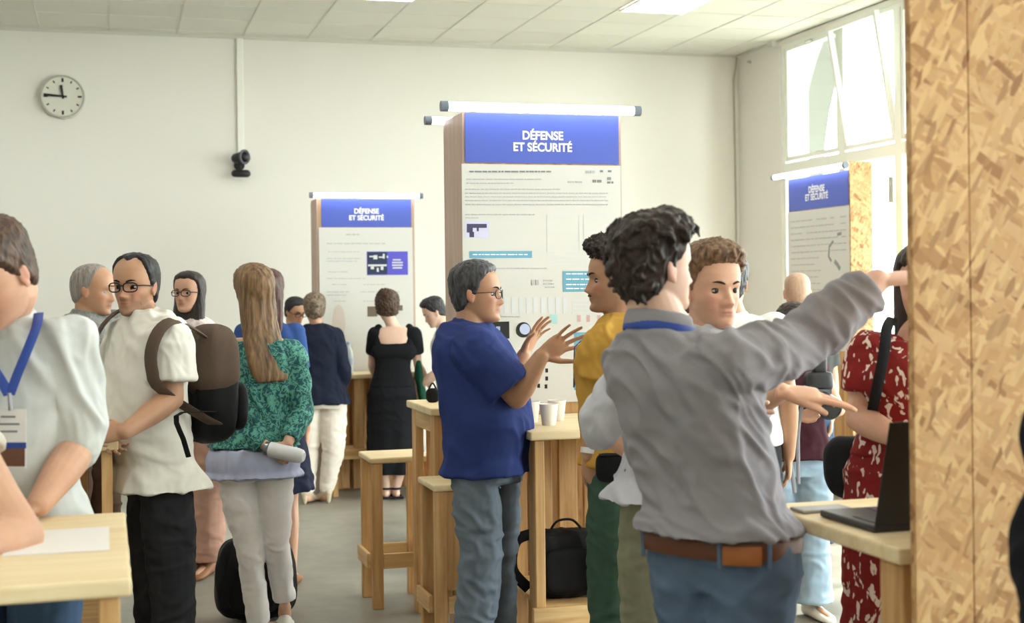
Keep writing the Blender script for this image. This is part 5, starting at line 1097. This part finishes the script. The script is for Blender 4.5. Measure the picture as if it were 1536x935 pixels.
# 17 -- bald man
c = person('bald man from behind standing near the window board', 8.2, 1.72, (1196, 438, 0), (1203, 492, 0), (1205, 622, 0), yaw=176, hyaw=172, skin='skin_light', hair=dict(top=.0005, side=.002, back=.003, amp=.0008, line=BALDLINE), hairmat=H_buzz, eyes=False, top=dict(mat=cloth('tee_charcoal', '4b4d4c'), sleeve=.7, infl=.02), bottom=dict(kind='trousers', mat=DENIM3), shoes=dict(mat=SH_black), seed=18,
  L=dict(sh=(1168, 498, 0), el=(1160, 570, 0), wr=(1162, 625, -.05)), Rr=dict(sh=(1240, 500, 0), el=(1248, 572, 0), wr=(1246, 628, -.05)))
BM = c
# 18 -- photographer
c = person('woman photographer in a dark wine top and wide jeans, head hidden by the raised arm', 6.75, 1.62, (1190, 492, -.05), (1190, 546, .0), (1192, 690, 0), yaw=6, hyaw=10, hpitch=28, prof=FEM, kx=1.12, fem=1, skin='skin_light', eyes=False,
  Rr=dict(sh=(1152, 552, 0), el=(1140, 628, -.02), wr=(1196, 626, -.24), r=1.05, hand=dict(d=(.8, .2, -.3), n=(0, .4, -.8), curls=(30, 32, 34, 36))), L=dict(sh=(1228, 552, 0), el=(1258, 615, -.02), wr=(1242, 596, -.22), r=1.0, hand=dict(d=(-.6, .3, -.3), n=(0, .5, .6), curls=(32, 34, 36, 38))),
  hair=dict(top=.018, side=.018, back=.022, amp=.005, line=([0, 30, 50, 62, 75, 88, 100, 130, 180], [.19, .18, .16, .14, .1, .06, .04, .03, .02])), hairmat=H_dark, top=dict(mat=cloth('top_wine', '3a1c24'), sleeve=.0, infl=.014, t0=.10, t1=1.0, collar=False, hem=(.02, .205, .155, 0), wr=.006, name='top'),
  bottom=dict(kind='trousers', mat=DENIM2, r=(.115, .108, .098, .100, .112), infl=.012, wr=.006), legs=dict(L=dict(kn=(1216, 790, 0), an=(1218, 905, 0), foot=20), R=dict(kn=(1166, 790, .05), an=(1160, 895, .1), foot=-10)), shoes=dict(mat=SH_white), seed=19)
PH = c
# 19 -- woman in the red dress
c = person('woman in a red dress with white marks, half hidden by the chipboard at the right', 4.14, 1.76, (1388, 428, 0), (1374, 520, 0), (1374, 700, 0), yaw=-18, hyaw=-22, hpitch=10, prof=FEM, kx=1.12, kd=1.15, fem=1, skin='skin_light',
  Rr=dict(sh=(1306, 530, .0), el=(1288, 628, -.02), wr=(1352, 660, -.22), r=1.12, hand=dict(d=(.8, -.3, -.4), n=(0, -1, 0), curls=(16, 18, 20, 22))), hair=dict(top=.014, side=.016, back=.02, amp=.003, swirl=(1, 1, .12), long=[(0, -.045, .215, .045, .05), (0, -.03, .18, .082, .062), (0, -.018, .12, .094, .055), (0, -.005, .05, .094, .05), (0, .01, -.03, .092, .05), (0, .02, -.08, .08, .045), (0, .02, -.10, .06, .03)]), hairmat=H_long,
  top=dict(mat=pattern_mat('dress_red', 'spots', 'dccabd', '7c1c1b', 34, .42, warp=.05, stretch=(1, 1, .55)), sleeve=.62, sr=1.1, infl=.012, t0=.1, wr=.005, collar=False, t1=1.05, name='bodice'), bottom=dict(kind='dress', hem=.15, flare=(.24, .2), dx=.02, mat=MATS['dress_red'], name='skirt', folds=1, infl=.012), shoes=dict(mat=SH_tan), seed=20)
RD = c
# 20 -- dark figure at the right edge
c = person('dark-clothed person cut off by the right edge beside the chipboard', 2.25, 1.74, (1740, 415, 0), (1745, 600, 0), (1725, 1020, 0), yaw=-30, hyaw=-40, skin='skin_light', eyes=False, hair=dict(), hairmat=H_dark, Rr=dict(sh=(1650, 640, 0), el=(1570, 790, .02), wr=(1576, 970, -.1), r=1.05), top=dict(mat=cloth('jacket_black', '15161b'), sleeve=1.95, infl=.03), bottom=dict(kind='trousers', mat=MATS['trousers_black']), shoes=dict(mat=SH_black), vox=.006, seed=21)
# ------------------------------------------------------------------ bags, table things, carried things
BLK = cloth('nylon_black', '17181b', mottle=.1, rough=.6); BRN = cloth('canvas_brown', '5b4c42'); STR = cloth('strap_black', '1c1c1e')
def rbox(mb, c, A, h, e=4.0, n=28, taper=0.0):
    A = np.array(A, float); c = np.asarray(c, float); R_ = []
    for i in range(1, n):
        ph = math.pi * i / n - math.pi / 2; cz = np.sign(math.sin(ph)) * abs(math.sin(ph)) ** (2 / e); cw = abs(math.cos(ph)) ** (2 / e); tp = 1 - taper * (cz + 1) / 2
        R_.append([c + A[0] * h[0] * cw * tp * np.sign(math.cos(a)) * abs(math.cos(a)) ** (2 / e) + A[1] * h[1] * cw * tp * np.sign(math.sin(a)) * abs(math.sin(a)) ** (2 / e) + A[2] * h[2] * cz for a in np.linspace(0, 2 * math.pi, 48, endpoint=False)])
    return mb.loft(R_)
def axes(yaw): f, l = dirv(yaw); return np.array([l, f, UP])
def soft(name, mb, vox, mt, parent, wr=.004, seed=0, origin=None):
    base = ROOTLOC[parent.name]; me = remesh(mb, vox, 2, base); wrinkle(me, wr, base, seed, 9); o = link(name, me, mt, parent, angle=0); ROOTLOC[o.name] = base; return o
# backpack worn by the man in white
c = SP; f_, l_ = c['f'], c['l']; ctr = c['ch'] + (c['pv'] - c['ch']) * .42 - f_ * .245; A = np.array([l_, f_, nrm(UP - .05 * f_)])
t = thing('backpack', 'dark backpack with brown top worn on the back of the man in white', 'backpack', ctr * [1, 1, 1] - UP * .25)
mb = MB(); rbox(mb, ctr, A, (.150, .095, .235), 3.2, taper=.18); soft('bag_body', mb, .006, BLK, t, .005, 31)
mb = MB(); rbox(mb, ctr + UP * .09, A, (.158, .103, .150), 3.0, taper=.22); soft('top_panel', mb, .006, BRN, t, .004, 32)
mb = MB(); rbox(mb, ctr - UP * .09 - f_ * .09, A, (.115, .035, .10), 3.4); soft('front_pocket', mb, .006, BLK, t, .003, 33)
for sg in (1, -1):
    sh_ = c['ch'] + l_ * sg * .118 * c['k']
    pts = [ctr + UP * .16 + l_ * sg * .07 + f_ * .07, sh_ - f_ * .06 + UP * .078, sh_ + f_ * .03 + UP * .082, sh_ + f_ * .125 + UP * .02, sh_ + l_ * sg * .012 + f_ * .168 - UP * .09, sh_ + l_ * sg * .052 + f_ * .125 - UP * .19, sh_ + l_ * sg * .085 + f_ * .02 - UP * .25, ctr - UP * .13 + l_ * sg * .13 + f_ * .04]
    if sg > 0: pts = [ctr + UP * .10 + l_ * .03 - f_ * .02, ctr + UP * .19 + l_ * .06 + f_ * .05, P(276, 486, 5.31), P(256, 482, 5.24), P(238, 497, 5.185), P(227, 526, 5.16), P(228, 556, 5.165), P(242, 586, 5.20), ctr - UP * .14 + l_ * .13 + f_ * .06, ctr - UP * .16 + l_ * .08 - f_ * .02]
    pts = catm(pts, 26); obj('shoulder_strap', MB().tube(pts, .026, 12, flat=.26, hint=l_), BRN, t)
mb = MB(); mb.tube(catm([ctr - UP * .1 + l_ * .14 + f_ * .05, P(266, 622, 5.20), P(276, 662, 5.20), P(283, 686, 5.21)], 12), .011, 8, flat=.3, hint=R0); obj('strap_tail', mb, STR, t)
# black rucksack on the floor behind the green jacket
ct = P(384, 905, 6.86); ct[2] = .205; t = thing('backpack', 'black rucksack standing on the floor behind the woman in the green jacket', 'backpack', ct * [1, 1, 0])
A = axes(8); mb = MB(); rbox(mb, ct, A, (.205, .11, .20), 3.6, taper=.12); soft('bag_body', mb, .006, BLK, t, .007, 41)
mb = MB(); rbox(mb, ct + A[1] * .10 - UP * .04, A, (.13, .035, .12), 3.2); soft('front_pocket', mb, .006, BLK, t, .004, 42)
for sg in (1, -1): mb = MB(); mb.tube(catm([ct + UP * .18 + A[0] * sg * .06, ct + UP * .21 + A[0] * sg * .07 + A[1] * .06, ct + UP * .10 + A[0] * sg * .10 + A[1] * .13, ct - UP * .12 + A[0] * sg * .15 + A[1] * .12], 14), .022, 8, flat=.3, hint=A[0]); obj('shoulder_strap', mb, STR, t)
mb = MB(); mb.box(ct + A[1] * .145 + UP * .03 - A[0] * .05, ct + A[1] * .15 + UP * .036 - A[0] * .02); obj('reflective_tab', mb, SH_white, t, smooth=False)
# black backpack on the shelf of the main table
ct = P(848, 855, 5.62); t = thing('backpack', 'black backpack resting on the bottom shelf of the table with cups', 'backpack', (ct[0], ct[1], .366)); ct[2] = .366 + .135
A = axes(10); mb = MB(); rbox(mb, ct, A, (.142, .08, .134), 4.5, taper=.05); soft('bag_body', mb, .005, BLK, t, .004, 51)
mb = MB(); rbox(mb, ct + A[1] * .075 - UP * .02, A, (.105, .025, .09), 4); soft('front_pocket', mb, .005, BLK, t, .003, 52)
obj('carry_handle', MB().tube(catm([ct + UP * .128 + A[0] * -.06, ct + UP * .165 + A[0] * -.03, ct + UP * .168 + A[0] * .03, ct + UP * .128 + A[0] * .07], 14), .005, 8), STR, t)
obj('shoulder_strap', MB().tube(catm([ct + UP * .12 - A[0] * .13, ct + UP * .09 - A[0] * .20 + A[1] * .0, ct - UP * .02 - A[0] * .215, ct - UP * .10 - A[0] * .15], 16), .022, 8, flat=.3, hint=A[0]), STR, t)
obj('buckle', MB().capsule(ct + UP * .135 - A[0] * .10 + A[1] * .02, ct + UP * .125 - A[0] * .045 + A[1] * .02, [.010, .008], 8), STR, t)
# shoulder bag of the woman in red
c = RD; ct = P(1280, 702, 4.22); t = thing('shoulder_bag', 'black shoulder bag hanging at the hip of the woman in red', 'bag', ct - UP * .1)
A = axes(-40); mb = MB(); rbox(mb, ct, A, (.09, .045, .095), 2.8, taper=-.1); soft('bag_body', mb, .005, BLK, t, .004, 61)
obj('bag_strap', MB().tube(catm([ct + UP * .07, P(1302, 640, 4.16), P(1314, 590, 3.99), P(1326, 530, 3.985), P(1330, 494, 4.03), P(1338, 478, 4.15)], 22), .016, 8, flat=.25, hint=R0), STR, t)
# camera held by the photographer
c = PH; ct = P(1228, 572, 6.42); t = thing('photo_camera', 'black camera with big lens and white-topped flash held by the photographer', 'camera', ct - UP * .05)
A = axes(8); lensd = nrm(A[1] * .9 - UP * .25); mb = MB(); rbox(mb, ct, A, (.062, .036, .045), 5); obj('camera_body', mb, M_blk, t)
mb = MB(); rbox(mb, ct + UP * .09, A, (.034, .030, .055), 5); obj('flash', mb, M_blk, t); mb = MB(); rbox(mb, ct + UP * .142, A, (.036, .034, .014), 4); obj('flash_head', mb, mat('flash_white', 'd8dadc', .4), t)
lp = ct - UP * .085 + A[0] * .012; mb = MB(); mb.tube([lp - lensd * .01, lp + lensd * .06, lp + lensd * .065, lp + lensd * .12, lp + lensd * .125], [.046, .046, .052, .055, .050], 28); obj('lens_barrel', mb, M_blk, t)
obj('grip_plate', MB().box(ct - A[0] * .04 - UP * .06 - A[1] * .01, ct + A[0] * .05 - UP * .035 + A[1] * .03), M_blk, t, smooth=False)
obj('lens_glass', MB().cyl(lp + lensd * .124, lp + lensd * .1255, .040, 24), mat('lens_front', '0c0c16', .08, .8), t)
for dx in (-.0, .045):
    obj('camera_strap', MB().tube(catm([ct - A[0] * (.06) - UP * .02, P(1184, 640, 6.45) + A[0] * dx, P(1186, 690, 6.47) + A[0] * dx * .8, P(1192, 740 - dx * 300, 6.48) + A[0] * dx * .4], 16), .009, 8, flat=.3, hint=R0), mat('strap_grey', '8c8a92', .6), t)
# laptop
XL0, XL1, YH, HT = 1.622, 1.96, 2.745, 1.05
t = thing('laptop', 'open black laptop on the pine table, lid towards us, against the chipboard', 'laptop', ((XL0 + XL1) / 2, 2.9, HT)); MB_ = mat('laptop_dark', '1a1a20', .35, .5); M_lid = mat('laptop_lid', '17171a', .45, .4)
obj('base', MB().box((XL0, YH, HT + .001), (XL1, YH + .245, HT + .017), bev=.004), MB_, t, smooth=False)
obj('keyboard', MB().box((XL0 + .02, YH + .025, HT + .0171), (XL1 - .02, YH + .125, HT + .0185)), mat('keys', '26262b', .5), t, smooth=False)
obj('trackpad', MB().box((XL0 + .11, YH + .145, HT + .0171), (XL0 + .23, YH + .228, HT + .018)), mat('trackpad_purple_reflection', '4d4c66', .2, .6), t, smooth=False)  # purplish reflection on the trackpad painted in as its base colour
ld = MB(); ld.box((XL0, -.006, 0), (XL1, .0, .245), bev=.003); tl = math.radians(16); v = np.array(ld.v); v2 = v.copy(); v2[:, 1] = YH + v[:, 1] * math.cos(tl) - v[:, 2] * math.sin(tl); v2[:, 2] = HT + .017 + v[:, 2] * math.cos(tl) + v[:, 1] * math.sin(tl); ld.v = [tuple(q) for q in v2]
lid = obj('lid', ld, M_lid, t, smooth=False)
sc = MB(); sc.box((XL0 + .012, .0003, .012), (XL1 - .012, .001, .235)); v = np.array(sc.v); v2 = v.copy(); v2[:, 1] = YH + v[:, 1] * math.cos(tl) - v[:, 2] * math.sin(tl); v2[:, 2] = HT + .017 + v[:, 2] * math.cos(tl) + v[:, 1] * math.sin(tl); sc.v = [tuple(q) for q in v2]
obj('screen', sc, mat('screen_glow', 'c6cbe6', .3, emit=.8), lid, smooth=False)
o = obj('phone', MB().box((1.60, 3.03, HT + .0005), (1.735, 3.10, HT + .009), bev=.003), mat('phone_grey', '8b8580', .3), smooth=False); tag(o, 'flat grey phone lying beyond the laptop on the pine table', 'phone')
# sheet of paper on the left table
o = obj('paper_sheet', MB().box((-.215, 3.12, HT + .0005), (.002, 3.43, HT + .0025)), mat('paper_white', 'ece9e6', .6), smooth=False); tag(o, 'white paper sheet lying on the pine table in the left foreground', 'paper')
# cups
def cup(label, x, y, z=HT):
    r = [(.0, .026), (.002, .028), (.082, .038), (.086, .0395), (.086, .0375), (.082, .0355), (.006, .026), (.006, .001)]
    mb = MB(); rings = [[(x + q * math.cos(a), y + q * math.sin(a), z + h) for a in np.linspace(0, 2 * math.pi, 28, endpoint=False)] for h, q in r]; mb.loft(rings); o = obj('paper_cup', mb, mat('cup_white', 'e9e6e0', .6)); tag(o, label, 'cup', 'white cups on the table by the blue shirt'); return o
for i, (px, py, dz, lb) in enumerate(((809, 634, 0, 'white paper cup on the main pine table, leftmost of the cluster'), (820, 637, 0, 'white paper cup on the main pine table, nearest of the cluster'), (831, 633, 0, 'white paper cup on the main pine table, rightmost of the cluster'))):
    q = G(px, py, HT); cup(lb, q[0] + (-.012, .0, .012)[i] * 2.2, q[1] + (.03, -.03, .04)[i])
# bottle on the far table
def bottle(label, x, y, z, mt, s=1.0, grp=None):
    t = thing('water_bottle', label, 'bottle', (x, y, z), grp)
    prof_ = [(0, .030), (.004, .034), (.05, .033), (.10, .034), (.15, .034), (.18, .028), (.205, .014), (.225, .013)]
    obj('bottle_body', MB().loft([[(x + q * s * math.cos(a), y + q * s * math.sin(a), z + h * s) for a in np.linspace(0, 2 * math.pi, 24, endpoint=False)] for h, q in prof_]), mt, t)
    obj('cap', MB().cyl((x, y, z + .226 * s), (x, y, z + .245 * s), .015 * s, 16), mat('cap_blue', '9fb4d0', .4), t); obj('bottle_label', MB().cyl((x, y, z + .07 * s), (x, y, z + .12 * s), .0352 * s, 24), mat('label_blue', 'b5c3dd', .5), t)
q = G(535, 559, .95); bottle('clear water bottle on the far pine table beside the black dress', 2.0 - .18, 10.86, .951, mat('bottle_clear', 'd3dbe0', .15, .6), 1.02)
o = obj('paper_sheet', MB().box((2.27, 10.82, .951), (2.39, 11.0, .958)), MATS['paper_white'], smooth=False); tag(o, 'small stack of leaflets on the far pine table, right of the black dress', 'paper')
# thermos in the hands of the woman in green
a, b = P(404, 674, 6.20), P(456, 686, 6.16); d = nrm(b - a); t = thing('thermos_flask', 'white steel flask held behind the back of the woman in green', 'bottle', (a + b) / 2)
obj('flask_body', MB().tube([a, a + d * .004, b - d * .03, b - d * .01, b], [.024, .0335, .0335, .030, .020], 24), mat('flask_white', 'dfdfe4', .3, .5), t)
obj('flask_cap', MB().tube([a - d * .022, a - d * .018, a - d * .001], [.026, .030, .030], 24), mat('flask_steel', '8c8f96', .25, .6, metal=.7), t)
obj('cap_disc', MB().cyl(a - d * .0235, a - d * .0215, .022, 20), mat('cap_dark', '33353c', .4), t)
# green cardigan over the arm of the woman in the black dress, and the small black bag beside it
c = BD; p0 = c['arms']['R'][1]; mb = MB(); mb.capsule(p0 + UP * .02 - FW * .02, p0 - UP * .30 + R0 * .03, [.035, .05, .055, .04], 14, flat=.6)
t = thing('cardigan', 'dark green cardigan draped over the arm of the woman in black', 'clothing', p0 - UP * .3); soft('knit', mb, .007, cloth('knit_green', '1d4a3a'), t, .010, 71)
ct = P(649, 590, 6.85); ct[2] = 1.05 + .034; t = thing('handbag', 'small black pouch on the pine table left of the blue shirt', 'bag', ct - UP * .034); mb = MB(); rbox(mb, ct, axes(10), (.034, .025, .034), 3); soft('bag_body', mb, .006, BLK, t, .003, 72)
obj('bag_strap', MB().tube(catm([ct + UP * .025 - R0 * .02, ct + UP * .06, ct + UP * .025 + R0 * .02], 10), .004, 6), STR, t)
# badge of the man behind the raised arm

ct = P(918, 702, 4.78); t = thing('waist_bag', 'black pouch at the hip of the man in yellow, below the pale sleeve', 'bag', ct - UP * .05); mb = MB(); rbox(mb, ct, axes(-8), (.055, .03, .05), 4); soft('bag_body', mb, .005, BLK, t, .002, 81)
obj('bag_flap', MB().tube([ct + UP * .045 - R0 * .045 - FW * .02, ct + UP * .047 - FW * .022, ct + UP * .045 + R0 * .045 - FW * .02], .012, 8, flat=.5), STR, t)
